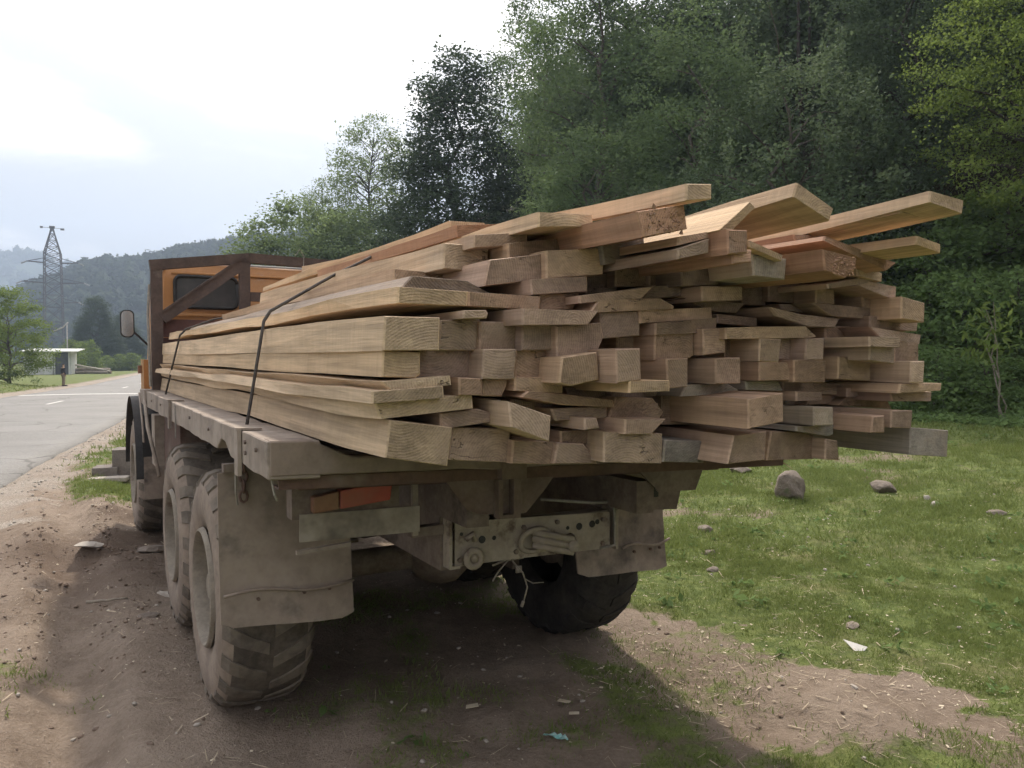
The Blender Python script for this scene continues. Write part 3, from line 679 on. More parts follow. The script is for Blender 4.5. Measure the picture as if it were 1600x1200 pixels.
# running gear
for a in AX:
    part('axle', M['under'], lambda m_: (m_.tube([(-0.95, a, .60), (-.3, a, .60), (.3, a, .60), (.95, a, .60)], .075, 12), m_.tube([(-.93, a, .6), (-.80, a, .6)], .17, 16), m_.tube([(.80, a, .6), (.93, a, .6)], .17, 16)), truck, True)
    part('differential', M['under'], lambda m_: m_.lathe([(-.22, .0), (-.2, .09), (-.12, .17), (-.02, .205), (.06, .2), (.15, .14), (.22, .07), (.22, 0)], 22, 'x', (0.05, a, .62)), truck, True)
for sx in (-1, 1):
    part('leaf_spring', M['under'], lambda m_: [m_.box(sx * .52 - .04, sx * .52 + .04, .65 - (.75 - i * .09), .65 + (.75 - i * .09), .74 + i * .018, .756 + i * .018) for i in range(7)])
    part('axle_stay', M['under'], lambda m_: m_.bar((sx * .56, -.02, .46), (sx * .56, 1.3, .46), .05, .06))
part('balancer_beam', M['under'], lambda m_: m_.box(-.75, .75, .57, .73, .60, .74))
part('tool_box', M['rust'], lambda m_: m_.box(-1.11, -.58, 2.05, 3.1, .74, 1.245))
part('battery_box', M['bed_top'], lambda m_: m_.box(-1.18, -.75, 3.16, 3.42, .80, 1.24))
part('front_fender', M['black'], lambda m_: m_.add([(x, 4.39 + .70 * math.cos(R(t)), .62 + .74 * math.sin(R(t))) for t in range(0, 181, 12) for x in (-1.29, -.78)], [(2 * i, 2 * i + 1, 2 * i + 3, 2 * i + 2) for i in range(15)]), truck, True)
part('front_fender', M['black'], lambda m_: m_.add([(x, 4.39 + .70 * math.cos(R(t)), .62 + .74 * math.sin(R(t))) for t in range(0, 181, 12) for x in (.78, 1.29)], [(2 * i, 2 * i + 1, 2 * i + 3, 2 * i + 2) for i in range(15)]), truck, True)
part('fender_liner', M['black'], lambda m_: m_.box(-1.24, -.82, 3.66, 3.68, .80, 1.22))
part('front_mud_flap', M['flap'], lambda m_: m_.box(-1.23, -.83, 3.63, 3.645, .44, .83))
part('front_mud_flap', M['flap'], lambda m_: m_.box(.83, 1.23, 3.63, 3.645, .44, .83))
part('front_bumper', M['under'], lambda m_: m_.box(-1.2, 1.2, 5.2, 5.32, .62, .95))
part('engine_sump', M['under'], lambda m_: m_.box(-.38, .38, 3.6, 5.1, .68, 1.2))

# rear mud flaps -----------------------------------------------------------------
def flap(name, x0, x1, zl, zr, zt, wire, seed):
    n, k = 10, 12; P = []; rr = random.Random(seed)
    for i in range(n + 1):
        for j in range(k + 1):
            u, v = i / n, j / k; x = x0 + (x1 - x0) * u; zb = zl + (zr - zl) * u
            if u in (0, 1): zb += 0.02
            z = zb + (zt - zb) * v; y = -.72 - 0.05 * (1 - v) ** 2 + 0.018 * math.sin(u * 5 + seed) * (1 - v) + rr.uniform(-.002, .002)
            P.append((x, y, z))
    N = len(P); Q = [(p[0], p[1] + .012, p[2]) for p in P]; q = k + 1
    F_ = [(i * q + j, (i + 1) * q + j, (i + 1) * q + j + 1, i * q + j + 1) for i in range(n) for j in range(k)]
    F_ += [tuple(N + t for t in f)[::-1] for f in F_]
    ring = [i * q for i in range(n + 1)] + [n * q + j for j in range(1, k + 1)] + [i * q + k for i in range(n - 1, -1, -1)] + [j for j in range(k - 1, 0, -1)]
    F_ += [(ring[i], ring[i - 1], N + ring[i - 1], N + ring[i]) for i in range(len(ring))]
    mb = MB(); mb.add(P + Q, F_); o = mb.build(name, M['flap'], truck, 'auto')
    w = MB(); (xa, za), (xb, zb) = wire
    w.tube([(xa + (xb - xa) * t, -.775 + 0.012 * math.sin(6 * t), za + (zb - za) * t + 0.012 * math.sin(t * 7)) for t in np.linspace(0, 1, 9)], 0.007, 6); w.build('flap_wire', M['flap'], o, True)
    part('flap_rivet', M['rust'], bolts([(xa + (xb - xa) * t, -.765, za - .03) for t in (.25, .6, .8)], (0, -1, 0), .008, .014), o)
flap('mud_flap', -1.30, -.735, .612, .578, 1.262, ((-1.29, .752), (-.735, .738)), 1)
flap('mud_flap', .495, 1.13, .575, .525, 1.12, ((.80, .692), (1.135, .70)), 4)
part('flap_hanger', M['under'], lambda m_: (m_.box(-1.28, -.6, -.74, -.70, 1.265, 1.30), m_.box(-.62, -.40, -.73, -.70, 1.2, 1.26)))
def hanger_r(m_):
    m_.prism([(.60, -1.0, 1.185), (1.05, -1.0, 1.165), (.985, -1.0, .93), (.68, -1.0, .955)], (0, .03, 0))
    m_.box(.77, .85, -1.02, -1.003, 1.0, 1.15)
part('flap_hanger', M['under'], hanger_r)
part('hanger_slot', M['black'], lambda m_: m_.box(.785, .835, -1.026, -1.021, 1.015, 1.135))

# rear frame end -----------------------------------------------------------------
def K(x): return -0.055 * (x + .42)
def cross(m_):
    m_.prism([(-.42, -1.17, 1.045), (.405, -1.17, 1.005), (.405, -1.17, .83), (-.42, -1.17, .857)], (0, .012, 0))
    m_.box(-.42, .405, -1.157, -1.08, 1.0, 1.012); m_.box(-.42, .405, -1.157, -1.08, .846, .856)
cm = part('rear_crossmember', M['bumper'], cross)
part('side_gusset', M['bumper'], lambda m_: (m_.prism([(-.452, -1.175, 1.055), (-.452, -.76, 1.14), (-.452, -.76, .84), (-.452, -1.175, .848)], (.014, 0, 0)), m_.prism([(-.45, -1.18, 1.045), (-.45, -1.18, .845), (-.40, -1.18, .845), (-.40, -1.18, .857), (-.437, -1.18, .857), (-.437, -1.18, 1.045)], (0, .009, 0))))
part('side_gusset', M['bumper'], lambda m_: m_.prism([(.44, -1.175, 1.01), (.44, -.76, 1.10), (.44, -.76, .82), (.44, -1.175, .82)], (.014, 0, 0)))
part('gusset_hole', M['black'], lambda m_: m_.tube([(-.4535, -.86, .90), (-.456, -.86, .90)], .028, 12))
def holes(m_):
    for x, z, r in ((-.29, .955, .017), (-.23, .955, .010), (.16, .955, .009), (.225, .955, .017), (.30, .958, .017), (.33, .965, .012), (-.39, .99, .008)): m_.tube([(x, -1.1705, z), (x, -1.173, z)], r, 10)
part('crossmember_hole', M['black'], holes, cm)
def hook(m_):
    pts = [(-.02 + .075 * math.cos(a) - .01, -1.19 - .02 * math.sin(a), .925 + .055 * math.sin(a)) for a in np.linspace(0, 6.283, 17)]
    m_.tube(pts, .013, 7, False)
    for dz in (0.022, -.008, -.036): m_.tube([(-.05, -1.20, .945 + dz), (.03, -1.235, .925 + dz), (.13, -1.26, .90 + dz)], .016, 7)
    m_.tube([(.12, -1.28, .895), (.175, -1.17, .905)], .026, 9)
part('tow_hook', M['bumper'], hook, cm, True)
part('tow_eye', M['bumper'], lambda m_: (m_.tube([(-.345 + .034 * math.cos(a), -1.20, .885 + .034 * math.sin(a)) for a in np.linspace(0, 6.283, 15)], .016, 7, False), m_.tube([(-.345, -1.165, .885), (-.345, -1.21, .885)], .018, 8), m_.tube([(-.375, -1.18, .965), (-.34, -1.185, .99), (-.33, -1.18, .955)], .012, 6)), cm, True)
part('crossmember_bolt', M['under'], bolts([(x, -1.17, z) for x, z in ((-.08, .985), (.10, .99), (.36, .975), (.36, .86), (-.40, .88), (-.12, .88))], (0, -1, 0), .011, .012), cm)
part('wire_loop', M['wire'], lambda m_: m_.tube([(.02, -1.16, 1.10), (.3, -1.18, 1.06), (.415, -1.185, 1.055), (.425, -1.185, .95), (.425, -1.185, .845), (.34, -1.185, .84)], .008, 6), truck, True)
# tailgate hinge bracket hung below the rear rail
def hinge(m_):
    m_.prism([T((-.60, -1.45, 1.308)), T((-.10, -1.45, 1.298)), T((-.15, -1.45, 1.24)), T((-.235, -1.45, 1.155)), T((-.30, -1.45, 1.15)), T((-.46, -1.45, 1.165)), T((-.505, -1.45, 1.185)), T((-.56, -1.45, 1.255))], (0, .012, 0))
    m_.box(-.385, -.365, -1.49, -1.452, 1.145, 1.30, T); m_.box(-.315, -.285, -1.49, -1.452, 1.145, 1.30, T); m_.box(-.364, -.316, -1.49, -1.452, 1.145, 1.16, T); m_.box(-.40, -.29, -1.545, -1.50, 1.31, 1.40, T)
part('tailgate_hinge', M['hinge'], hinge)
part('tailgate_hinge', M['under'], lambda m_: m_.prism([T((.35, -1.44, 1.31)), T((.75, -1.44, 1.305)), T((.70, -1.44, 1.20)), T((.48, -1.44, 1.20))], (0, .012, 0)))
# tail lamp and number plate
tl = part('tail_lamp', M['under'], lambda m_: m_.box(-1.10, -.66, -1.14, -1.06, 1.12, 1.285))
bevel_mesh(part('red_lens', M['red_lens'], lambda m_: m_.prism([(-.925, -1.195, 1.155), (-.72, -1.195, 1.172), (-.71, -1.195, 1.235), (-.735, -1.195, 1.25), (-.925, -1.195, 1.228)], (0, .053, 0)), tl), .006, 2)
bevel_mesh(part('amber_lens', M['amber_lens'], lambda m_: m_.prism([(-1.03, -1.19, 1.147), (-.93, -1.19, 1.155), (-.93, -1.19, 1.225), (-1.03, -1.19, 1.21)], (0, .048, 0)), tl), .006, 2)
pl = part('number_plate', M['plate'], lambda m_: m_.prism([(-1.075, -1.155, 1.035), (-.575, -1.155, 1.02), (-.575, -1.155, 1.128), (-1.075, -1.155, 1.142)], (0, .004, 0)))
part('plate_bracket', M['bed_top'], lambda m_: (m_.prism([(-1.085, -1.15, .985), (-.87, -1.15, .995), (-.87, -1.15, 1.01), (-1.085, -1.15, 1.0)], (0, .02, 0)), None), pl)
part('plate_stay', M['bed_top'], lambda m_: m_.box(-.60, -.575, -1.14, -1.12, 1.0, 1.27), pl)
part('lamp_bar', M['under'], lambda m_: m_.box(-.60, -.45, -1.13, -1.08, .99, 1.03))

# ------------------------------------------------------------------ the load: every board is a thing of its own
TONE = {'side': (.62, .46, .305), 'fresh': (.60, .425, .265), 'old': (.435, .303, .222), 'grey': (.34, .288, .24), 'dark': (.355, .248, .19), 'tan': (.51, .365, .255), 'red': (.50, .30, .20), 'bark': (.30, .225, .165)}
TADJ = {'side': 'pale', 'fresh': 'freshly sawn', 'old': 'weathered', 'grey': 'greyish', 'dark': 'dark', 'tan': 'tan', 'red': 'reddish', 'bark': 'bark edged'}
ROWN = {'b': 'in the bottom row of the load', 'm': 'in the mixed layer above the bottom row', 't1': 'in the lower row of thick beams', 't2': 'in the upper row of thick beams', 'p': 'in the plank layer above the thick beams', 'u': 'in the upper shaded layer of the load', 'x': 'among the topmost boards of the load'}
ORD = 'first second third fourth fifth sixth seventh eighth ninth tenth eleventh twelfth thirteenth fourteenth fifteenth sixteenth seventeenth eighteenth nineteenth twentieth twenty-first twenty-second twenty-third twenty-fourth twenty-fifth'.split()
BOARDS = [
('b','beam','side',-2.08,[(-1.062,1.57),(-0.874,1.538),(-0.888,1.434),(-1.076,1.473)],-0.08,0,'long pale beam at the lower left corner of the load'),
('b','beam','old',-2.03,[(-0.846,1.534),(-0.648,1.522),(-0.65,1.423),(-0.86,1.444)],0,0,''),
('b','beam','old',-2.06,[(-0.651,1.488),(-0.502,1.475),(-0.502,1.41),(-0.658,1.423)],0,0,''),
('b','beam','old',-2.08,[(-0.5,1.472),(-0.402,1.466),(-0.38,1.441),(-0.348,1.404),(-0.515,1.416)],0,0,''),
('b','beam','tan',-2.15,[(-0.369,1.509),(-0.132,1.491),(-0.134,1.397),(-0.371,1.418)],0,0,''),
('b','beam','grey',-2.11,[(-0.081,1.462),(0.094,1.45),(0.095,1.379),(-0.09,1.394)],0,0,''),
('b','beam','old',-2.25,[(0.095,1.483),(0.253,1.487),(0.244,1.394),(0.068,1.395)],0,0,''),
('b','beam','old',-2.17,[(0.371,1.476),(0.601,1.457),(0.603,1.366),(0.349,1.378)],0,0,''),
('b','beam','old',-2.23,[(0.595,1.443),(0.66,1.432),(0.67,1.361),(0.593,1.371)],0,0,''),
('b','beam','grey',-2.36,[(0.911,1.476),(1.156,1.456),(1.15,1.358),(0.91,1.382)],0,0,'grey beam jutting out at the lower right corner of the load'),
('m','plank','side',-2.11,[(-1.125,1.651),(-0.914,1.661),(-0.914,1.638),(-1.127,1.626)],-0.06,0,''),
('m','plank','side',-2.1,[(-1.094,1.679),(-0.888,1.692),(-0.888,1.669),(-1.067,1.656)],-0.06,0,''),
('m','plank','side',-2.08,[(-1.106,1.621),(-0.807,1.637),(-0.805,1.598),(-1.091,1.583)],-0.06,0,''),
('m','plank','old',-2.06,[(-0.897,1.579),(-0.776,1.591),(-0.733,1.576),(-0.733,1.554),(-0.897,1.54)],0,0,''),
('m','plank','old',-2.1,[(-0.856,1.686),(-0.785,1.683),(-0.785,1.638),(-0.856,1.64)],0,0,''),
('m','beam','dark',-1.92,[(-0.764,1.619),(-0.576,1.609),(-0.576,1.554),(-0.764,1.562)],0,0,''),
('m','plank','old',-2.08,[(-0.766,1.679),(-0.684,1.679),(-0.691,1.657),(-0.707,1.632),(-0.771,1.637)],0,0,''),
('m','beam','tan',-2.18,[(-0.735,1.617),(-0.595,1.569),(-0.599,1.499),(-0.728,1.549)],0,0,'tilted beam wedged above the bottom row of the load'),
('m','beam','dark',-1.98,[(-0.611,1.611),(-0.46,1.592),(-0.459,1.55),(-0.611,1.57)],0,0,''),
('m','plank','tan',-2.1,[(-0.668,1.684),(-0.495,1.68),(-0.498,1.64),(-0.668,1.648)],0,0,''),
('m','plank','old',-2.11,[(-0.628,1.641),(-0.502,1.63),(-0.309,1.611),(-0.301,1.588),(-0.502,1.6),(-0.653,1.624)],0,0,''),
('m','plank','old',-2.06,[(-0.475,1.509),(-0.343,1.504),(-0.346,1.466),(-0.475,1.476)],0,0,''),
('m','plank','old',-2.08,[(-0.525,1.583),(-0.307,1.582),(-0.309,1.553),(-0.506,1.552)],0,0,''),
('m','plank','dark',-2.0,[(-0.417,1.645),(-0.229,1.63),(-0.224,1.608),(-0.402,1.623)],0,0,''),
('m','plank','old',-2.16,[(-0.452,1.556),(-0.41,1.554),(-0.4,1.529),(-0.452,1.526)],0,0,''),
('m','plank','dark',-2.03,[(-0.253,1.629),(-0.039,1.629),(-0.056,1.613),(-0.242,1.612)],0,0,''),
('m','beam','old',-2.08,[(-0.27,1.613),(-0.116,1.604),(-0.067,1.561),(-0.09,1.535),(-0.301,1.546)],0,0,'knotty broken beam end in the lower middle of the load'),
('m','plank','old',-2.18,[(-0.309,1.547),(-0.144,1.54),(-0.206,1.501),(-0.312,1.507)],0,0,''),
('m','plank','fresh',-2.28,[(-0.375,1.673),(-0.218,1.672),(-0.218,1.646),(-0.375,1.644)],0,0,'thin freshly sawn plank sticking out of the middle of the load'),
('m','beam','dark',-1.98,[(0.02,1.605),(0.228,1.599),(0.222,1.501),(0.021,1.507)],0,0,''),
('m','plank','grey',-2.13,[(-0.0,1.651),(0.182,1.653),(0.242,1.635),(0.239,1.619),(-0.035,1.617)],0,0,''),
('m','beam','dark',-1.96,[(0.247,1.617),(0.681,1.607),(0.683,1.508),(0.248,1.525)],0,0,''),
('m','plank','grey',-2.14,[(0.27,1.658),(0.437,1.658),(0.465,1.626),(0.277,1.633)],0,0,''),
('m','beam','old',-2.35,[(0.054,1.611),(0.216,1.626),(0.221,1.537),(0.059,1.52)],0,0,'big beam jutting out above the bottom row, right of centre'),
('m','plank','old',-2.2,[(0.466,1.617),(0.608,1.611),(0.608,1.589),(0.466,1.591)],0,0,''),
('m','beam','dark',-2.02,[(0.611,1.571),(0.984,1.549),(0.987,1.451),(0.613,1.474)],0,0,''),
('m','plank','old',-2.11,[(0.5,1.656),(0.876,1.634),(0.873,1.598),(0.501,1.615)],0,0,''),
('m','plank','grey',-2.23,[(0.432,1.496),(0.637,1.489),(0.634,1.461),(0.609,1.457),(0.432,1.48)],0,0,''),
('m','beam','grey',-2.28,[(0.462,1.565),(0.564,1.564),(0.569,1.503),(0.464,1.505)],0,0,''),
('m','plank','dark',-2.08,[(0.706,1.596),(0.91,1.593),(0.914,1.565),(0.669,1.562)],0,0,''),
('m','plank','dark',-2.03,[(0.846,1.658),(1.191,1.642),(1.192,1.612),(0.855,1.627)],0,0,''),
('m','plank','dark',-2.16,[(0.812,1.625),(1.005,1.613),(1.035,1.586),(0.812,1.597)],0,0,''),
('m','plank','old',-2.13,[(0.853,1.589),(1.102,1.575),(1.137,1.536),(0.795,1.561)],0,0,''),
('m','beam','dark',-2.38,[(0.652,1.531),(0.717,1.533),(0.719,1.477),(0.646,1.481)],0,0,''),
('m','beam','old',-2.38,[(0.76,1.548),(0.886,1.544),(0.883,1.486),(0.762,1.494)],0,0,''),
('m','plank','dark',-2.3,[(0.874,1.614),(1.139,1.607),(1.136,1.574),(0.883,1.582)],0,0,''),
('m','plank','tan',-2.36,[(0.844,1.645),(1.106,1.643),(1.099,1.621),(0.83,1.615)],0,0,'thin plank jutting farthest right at the middle height of the load'),
('t1','beam','side',-2.08,[(-1.08,1.763),(-0.974,1.758),(-0.974,1.703),(-0.987,1.69),(-1.085,1.696)],-0.05,0,''),
('t1','beam','old',-2.02,[(-0.944,1.766),(-0.769,1.766),(-0.771,1.689),(-0.953,1.69)],0,0,''),
('t1','beam','tan',-2.11,[(-0.78,1.769),(-0.673,1.77),(-0.681,1.684),(-0.785,1.687)],0,0,''),
('t1','beam','old',-2.08,[(-0.656,1.77),(-0.504,1.768),(-0.506,1.686),(-0.656,1.688)],0,0,''),
('t1','beam','tan',-2.2,[(-0.565,1.744),(-0.441,1.76),(-0.431,1.683),(-0.528,1.664),(-0.574,1.674)],0,0,''),
('t1','beam','old',-2.28,[(-0.425,1.768),(-0.338,1.772),(-0.332,1.681),(-0.419,1.674)],0,0,''),
('t1','beam','old',-2.18,[(-0.14,1.739),(-0.05,1.741),(-0.049,1.652),(-0.134,1.649)],0,0,''),
('t1','beam','old',-2.21,[(0.052,1.741),(0.165,1.743),(0.167,1.66),(0.053,1.66)],0,0,''),
('t1','beam','old',-2.2,[(0.272,1.729),(0.413,1.726),(0.431,1.697),(0.428,1.668),(0.273,1.668)],0,0,''),
('t1','beam','old',-2.22,[(0.427,1.736),(0.599,1.735),(0.597,1.658),(0.429,1.661)],0,0,''),
('t1','beam','tan',-2.24,[(0.647,1.747),(0.837,1.745),(0.835,1.659),(0.645,1.67)],0,0,''),
('t1','beam','old',-2.2,[(0.907,1.73),(1.043,1.727),(1.045,1.657),(0.913,1.649)],0,0,''),
('t1','beam','tan',-2.38,[(0.876,1.728),(0.955,1.73),(0.949,1.652),(0.874,1.656)],0,0,''),
('t2','beam','side',-2.1,[(-1.083,1.859),(-0.921,1.858),(-0.923,1.771),(-1.088,1.77)],-0.05,0,''),
('t2','beam','tan',-2.05,[(-0.891,1.853),(-0.766,1.858),(-0.767,1.773),(-0.898,1.771)],0,0,''),
('t2','beam','old',-2.07,[(-0.772,1.852),(-0.633,1.853),(-0.638,1.772),(-0.774,1.772)],0,0,''),
('t2','beam','old',-2.11,[(-0.649,1.848),(-0.536,1.849),(-0.538,1.774),(-0.651,1.773)],0,0,''),
('t2','beam','old',-2.14,[(-0.544,1.838),(-0.382,1.853),(-0.371,1.807),(-0.394,1.768),(-0.544,1.754)],0,0,''),
('t2','beam','dark',-2.11,[(-0.359,1.887),(-0.213,1.898),(-0.199,1.886),(-0.199,1.822),(-0.349,1.81)],0,0,''),
('t2','beam','dark',-2.02,[(-0.219,1.811),(-0.055,1.82),(-0.054,1.739),(-0.149,1.732),(-0.218,1.737)],0,0,''),
('t2','beam','old',-2.13,[(-0.147,1.822),(0.021,1.831),(0.025,1.759),(0.007,1.748),(-0.146,1.742)],0,0,''),
('t2','beam','old',-2.17,[(0.032,1.84),(0.132,1.844),(0.133,1.768),(0.036,1.757)],0,0,''),
('t2','beam','dark',-2.06,[(0.248,1.816),(0.388,1.82),(0.389,1.743),(0.249,1.738)],0,0,''),
('t2','beam','tan',-2.2,[(0.274,1.811),(0.379,1.81),(0.367,1.731),(0.268,1.736)],0,0,''),
('t2','beam','old',-2.15,[(0.442,1.811),(0.533,1.815),(0.534,1.741),(0.429,1.743)],0,0,''),
('t2','beam','old',-2.22,[(0.494,1.813),(0.586,1.814),(0.584,1.743),(0.488,1.741)],0,0,''),
('t2','beam','tan',-2.33,[(0.702,1.786),(0.849,1.785),(0.847,1.727),(0.699,1.74)],0,0,''),
('t2','beam','old',-2.28,[(0.925,1.804),(1.076,1.805),(1.078,1.731),(0.927,1.734)],0,0,''),
('p','plank','tan',-2.12,[(-0.854,1.878),(-0.781,1.882),(-0.773,1.873),(-0.781,1.864),(-0.854,1.862)],0,0,'thin pale plank tip lying on the upper left beams'),
('p','plank','old',-2.18,[(-0.691,1.886),(-0.419,1.888),(-0.46,1.852),(-0.691,1.847)],0,0,''),
('p','plank','old',-2.13,[(-0.38,1.924),(-0.126,1.942),(-0.064,1.918),(-0.067,1.914),(-0.414,1.891)],0,0,''),
('p','plank','old',-2.12,[(-0.205,1.898),(0.114,1.92),(0.121,1.887),(-0.199,1.862)],0,0,''),
('p','plank','old',-2.14,[(-0.153,1.856),(0.122,1.884),(0.12,1.837),(-0.153,1.824)],0,0,''),
('p','plank','old',-2.08,[(0.023,1.951),(0.324,1.941),(0.278,1.914),(0.151,1.915)],0,0,''),
('p','plank','old',-2.08,[(0.188,1.9),(0.388,1.891),(0.389,1.865),(0.189,1.872)],0,0,''),
('p','plank','tan',-2.2,[(0.107,1.844),(0.259,1.853),(0.51,1.858),(0.571,1.829),(0.542,1.823),(0.107,1.813)],0,0,'wide pale plank with rounded edge lying over the upper thick beams'),
('p','plank','dark',-2.11,[(0.477,1.944),(0.657,1.943),(0.695,1.917),(0.498,1.928)],0,0,''),
('p','plank','old',-2.18,[(0.339,1.924),(0.527,1.902),(0.728,1.895),(0.702,1.865),(0.549,1.864),(0.372,1.895)],0,0,''),
('p','plank','old',-2.14,[(0.702,1.864),(0.897,1.868),(0.898,1.827),(0.703,1.824)],0,0,''),
('p','plank','old',-2.2,[(0.54,1.946),(0.909,1.936),(0.906,1.898),(0.656,1.907)],0,0,''),
('p','plank','dark',-2.1,[(0.867,1.899),(1.022,1.895),(1.027,1.871),(0.92,1.875)],0,0,''),
('p','plank','tan',-2.36,[(0.654,1.817),(0.835,1.819),(0.832,1.788),(0.655,1.789)],0,0,''),
('p','plank','old',-2.23,[(0.843,1.905),(1.149,1.885),(1.146,1.856),(0.844,1.864)],0,0,''),
('p','plank','old',-2.28,[(0.772,1.858),(1.092,1.834),(1.084,1.803),(0.839,1.823)],0,0,''),
('u','plank','side',-2.08,[(-1.036,1.94),(-0.818,1.938),(-0.821,1.902),(-1.037,1.902)],-0.04,0,''),
('u','beam','bark',-2.0,[(-0.959,1.981),(-0.914,1.981),(-0.781,1.976),(-0.699,1.948),(-0.997,1.949)],0,0,'bark edged slab under the big pale beam, upper left'),
('u','plank','old',-2.08,[(-0.815,1.938),(-0.568,1.932),(-0.571,1.897),(-0.817,1.9)],0,0,''),
('u','beam','old',-2.03,[(-0.719,2.041),(-0.518,2.074),(-0.518,1.999),(-0.737,1.968)],0,0,''),
('u','plank','dark',-2.05,[(-0.545,1.943),(-0.402,1.951),(-0.422,1.907),(-0.545,1.899)],0,0,''),
('u','plank','old',-2.08,[(-0.601,1.984),(-0.389,2.005),(-0.388,1.964),(-0.596,1.943)],0,0,''),
('u','beam','tan',-2.06,[(-0.532,2.079),(-0.313,2.103),(-0.312,2.023),(-0.53,1.999)],0,0,''),
('u','beam','dark',-1.93,[(-0.283,2.026),(-0.155,2.042),(-0.155,1.981),(-0.283,1.971)],0,0,''),
('u','plank','old',-2.13,[(-0.454,1.943),(-0.159,1.979),(-0.205,1.945),(-0.451,1.92)],0,0,''),
('u','beam','grey',-2.08,[(-0.333,2.111),(-0.157,2.149),(-0.148,2.084),(-0.32,2.05)],0,0,''),
('u','beam','dark',-1.98,[(-0.194,2.057),(-0.046,2.079),(-0.046,2.004),(-0.194,1.993)],0,0,''),
('u','plank','dark',-2.06,[(-0.099,1.987),(0.038,2.0),(0.038,1.964),(-0.136,1.95)],0,0,''),
('u','beam','dark',-2.0,[(-0.06,2.08),(0.083,2.101),(0.084,2.011),(-0.06,2.002)],0,0,''),
('u','beam','dark',-2.13,[(-0.034,2.09),(0.135,2.097),(0.14,2.001),(-0.03,1.995)],0,0,''),
('u','plank','old',-2.16,[(0.035,1.987),(0.224,1.994),(0.222,1.951),(0.035,1.942)],0,0,''),
('u','beam','red',-2.42,[(-0.096,2.067),(-0.017,2.076),(-0.016,2.043),(-0.093,2.034)],0,0,''),
('u','beam','dark',-2.03,[(0.363,2.031),(0.494,2.038),(0.488,1.949),(0.367,1.948)],0,0,''),
('u','beam','grey',-2.33,[(0.087,2.08),(0.248,2.073),(0.243,2.011),(0.097,2.016)],0,0,''),
('u','beam','dark',-2.06,[(0.474,2.034),(0.665,2.036),(0.663,1.959),(0.475,1.962)],0,0,''),
('u','beam','tan',-2.16,[(0.618,2.004),(0.722,2.006),(0.723,1.955),(0.619,1.953)],0,0,''),
('u','plank','old',-2.28,[(0.523,2.016),(0.76,2.047),(0.76,2.023),(0.531,1.996)],0,0,''),
('u','plank','tan',-2.3,[(0.659,2.093),(0.81,2.059),(0.807,2.033),(0.664,2.047)],0,0,''),
('u','beam','old',-2.2,[(0.832,2.013),(0.994,1.987),(0.971,1.913),(0.846,1.924)],0,0,''),
('u','plank','old',-2.28,[(0.745,2.032),(0.929,2.014),(0.926,1.979),(0.866,1.977),(0.697,2.01)],0,0,''),
('u','beam','tan',-2.33,[(0.889,1.974),(1.032,1.953),(1.03,1.886),(0.887,1.897)],0,0,'short square beam end jutting out at the upper right of the load'),
('x','plank','tan',-1.7,[(-0.9,2.035),(-0.72,2.03),(-0.72,2.0),(-0.9,2.005)],0,0,'thin plank tip lying under the big square beam towards the cab'),
('x','plank','fresh',-1.4,[(-0.55,2.27),(-0.4,2.275),(-0.4,2.243),(-0.55,2.24)],0,0,'thin plank tip in front of the cab roof'),
('x','beam','side',-1.85,[(-0.783,2.111),(-0.627,2.111),(-0.631,2.03),(-0.789,2.035)],0,0.065,'big pale square beam, highest thick one at the upper left'),
('x','plank','red',-1.58,[(-0.613,2.222),(-0.425,2.243),(-0.438,2.211),(-0.608,2.186)],0,0,'reddish board at the top left edge of the load'),
('x','plank','tan',-1.93,[(-0.72,2.13),(-0.526,2.155),(-0.526,2.12),(-0.72,2.098)],0,0,''),
('x','plank','tan',-1.96,[(-0.614,2.108),(-0.402,2.142),(-0.402,2.102),(-0.611,2.067)],0,0,''),
('x','plank','fresh',-2.11,[(-0.592,2.185),(-0.391,2.194),(-0.391,2.166),(-0.592,2.148)],0,0,'broad plank lying on top of the left half of the load'),
('x','plank','red',-2.13,[(-0.376,2.144),(-0.204,2.172),(-0.202,2.146),(-0.375,2.106)],0,0,''),
('x','beam','red',-2.38,[(-0.434,2.157),(-0.258,2.196),(-0.242,2.133),(-0.408,2.094)],0,0,'red brown beam with crumbled end under the topmost plank'),
('x','plank','tan',-2.38,[(-0.277,2.07),(-0.154,2.104),(-0.154,2.069),(-0.277,2.042)],0,0,''),
('x','plank','old',-2.36,[(-0.259,2.108),(-0.1,2.136),(-0.135,2.11),(-0.259,2.083)],0,0,''),
('x','plank','fresh',-2.43,[(-0.291,2.244),(-0.195,2.253),(-0.197,2.216),(-0.293,2.202)],0,0.236,'topmost pale plank end at the middle of the load'),
('x','plank','fresh',-2.41,[(-0.014,2.226),(0.009,2.211),(-0.11,2.117),(-0.142,2.132)],0,0,'tilted plank showing its rough sunlit yellow face, top centre'),
('x','beam','red',-2.44,[(-0.136,2.124),(-0.056,2.129),(-0.055,2.067),(-0.133,2.058)],0,0,'reddish square beam end below the tilted yellow plank'),
('x','plank','tan',-2.36,[(0.037,2.115),(0.194,2.083),(0.191,2.068),(0.043,2.095)],0,0,''),
('x','plank','red',-2.23,[(0.402,2.18),(0.56,2.192),(0.553,2.166),(0.419,2.154)],0,0,''),
('x','plank','fresh',-2.5,[(0.091,2.275),(0.259,2.22),(0.241,2.179),(0.074,2.231)],0,-0.291,'wide plank with sloping end peaking at the top of the load'),
('x','beam','red',-2.46,[(0.268,2.091),(0.436,2.073),(0.43,2.047),(0.375,2.011),(0.278,2.03)],0,0,'beam with a rough crumbling end, upper right of the load'),
('x','plank','red',-2.38,[(0.38,2.151),(0.77,2.091),(0.714,2.063),(0.37,2.136)],0,0,'broad plank sloping down to the right near the top'),
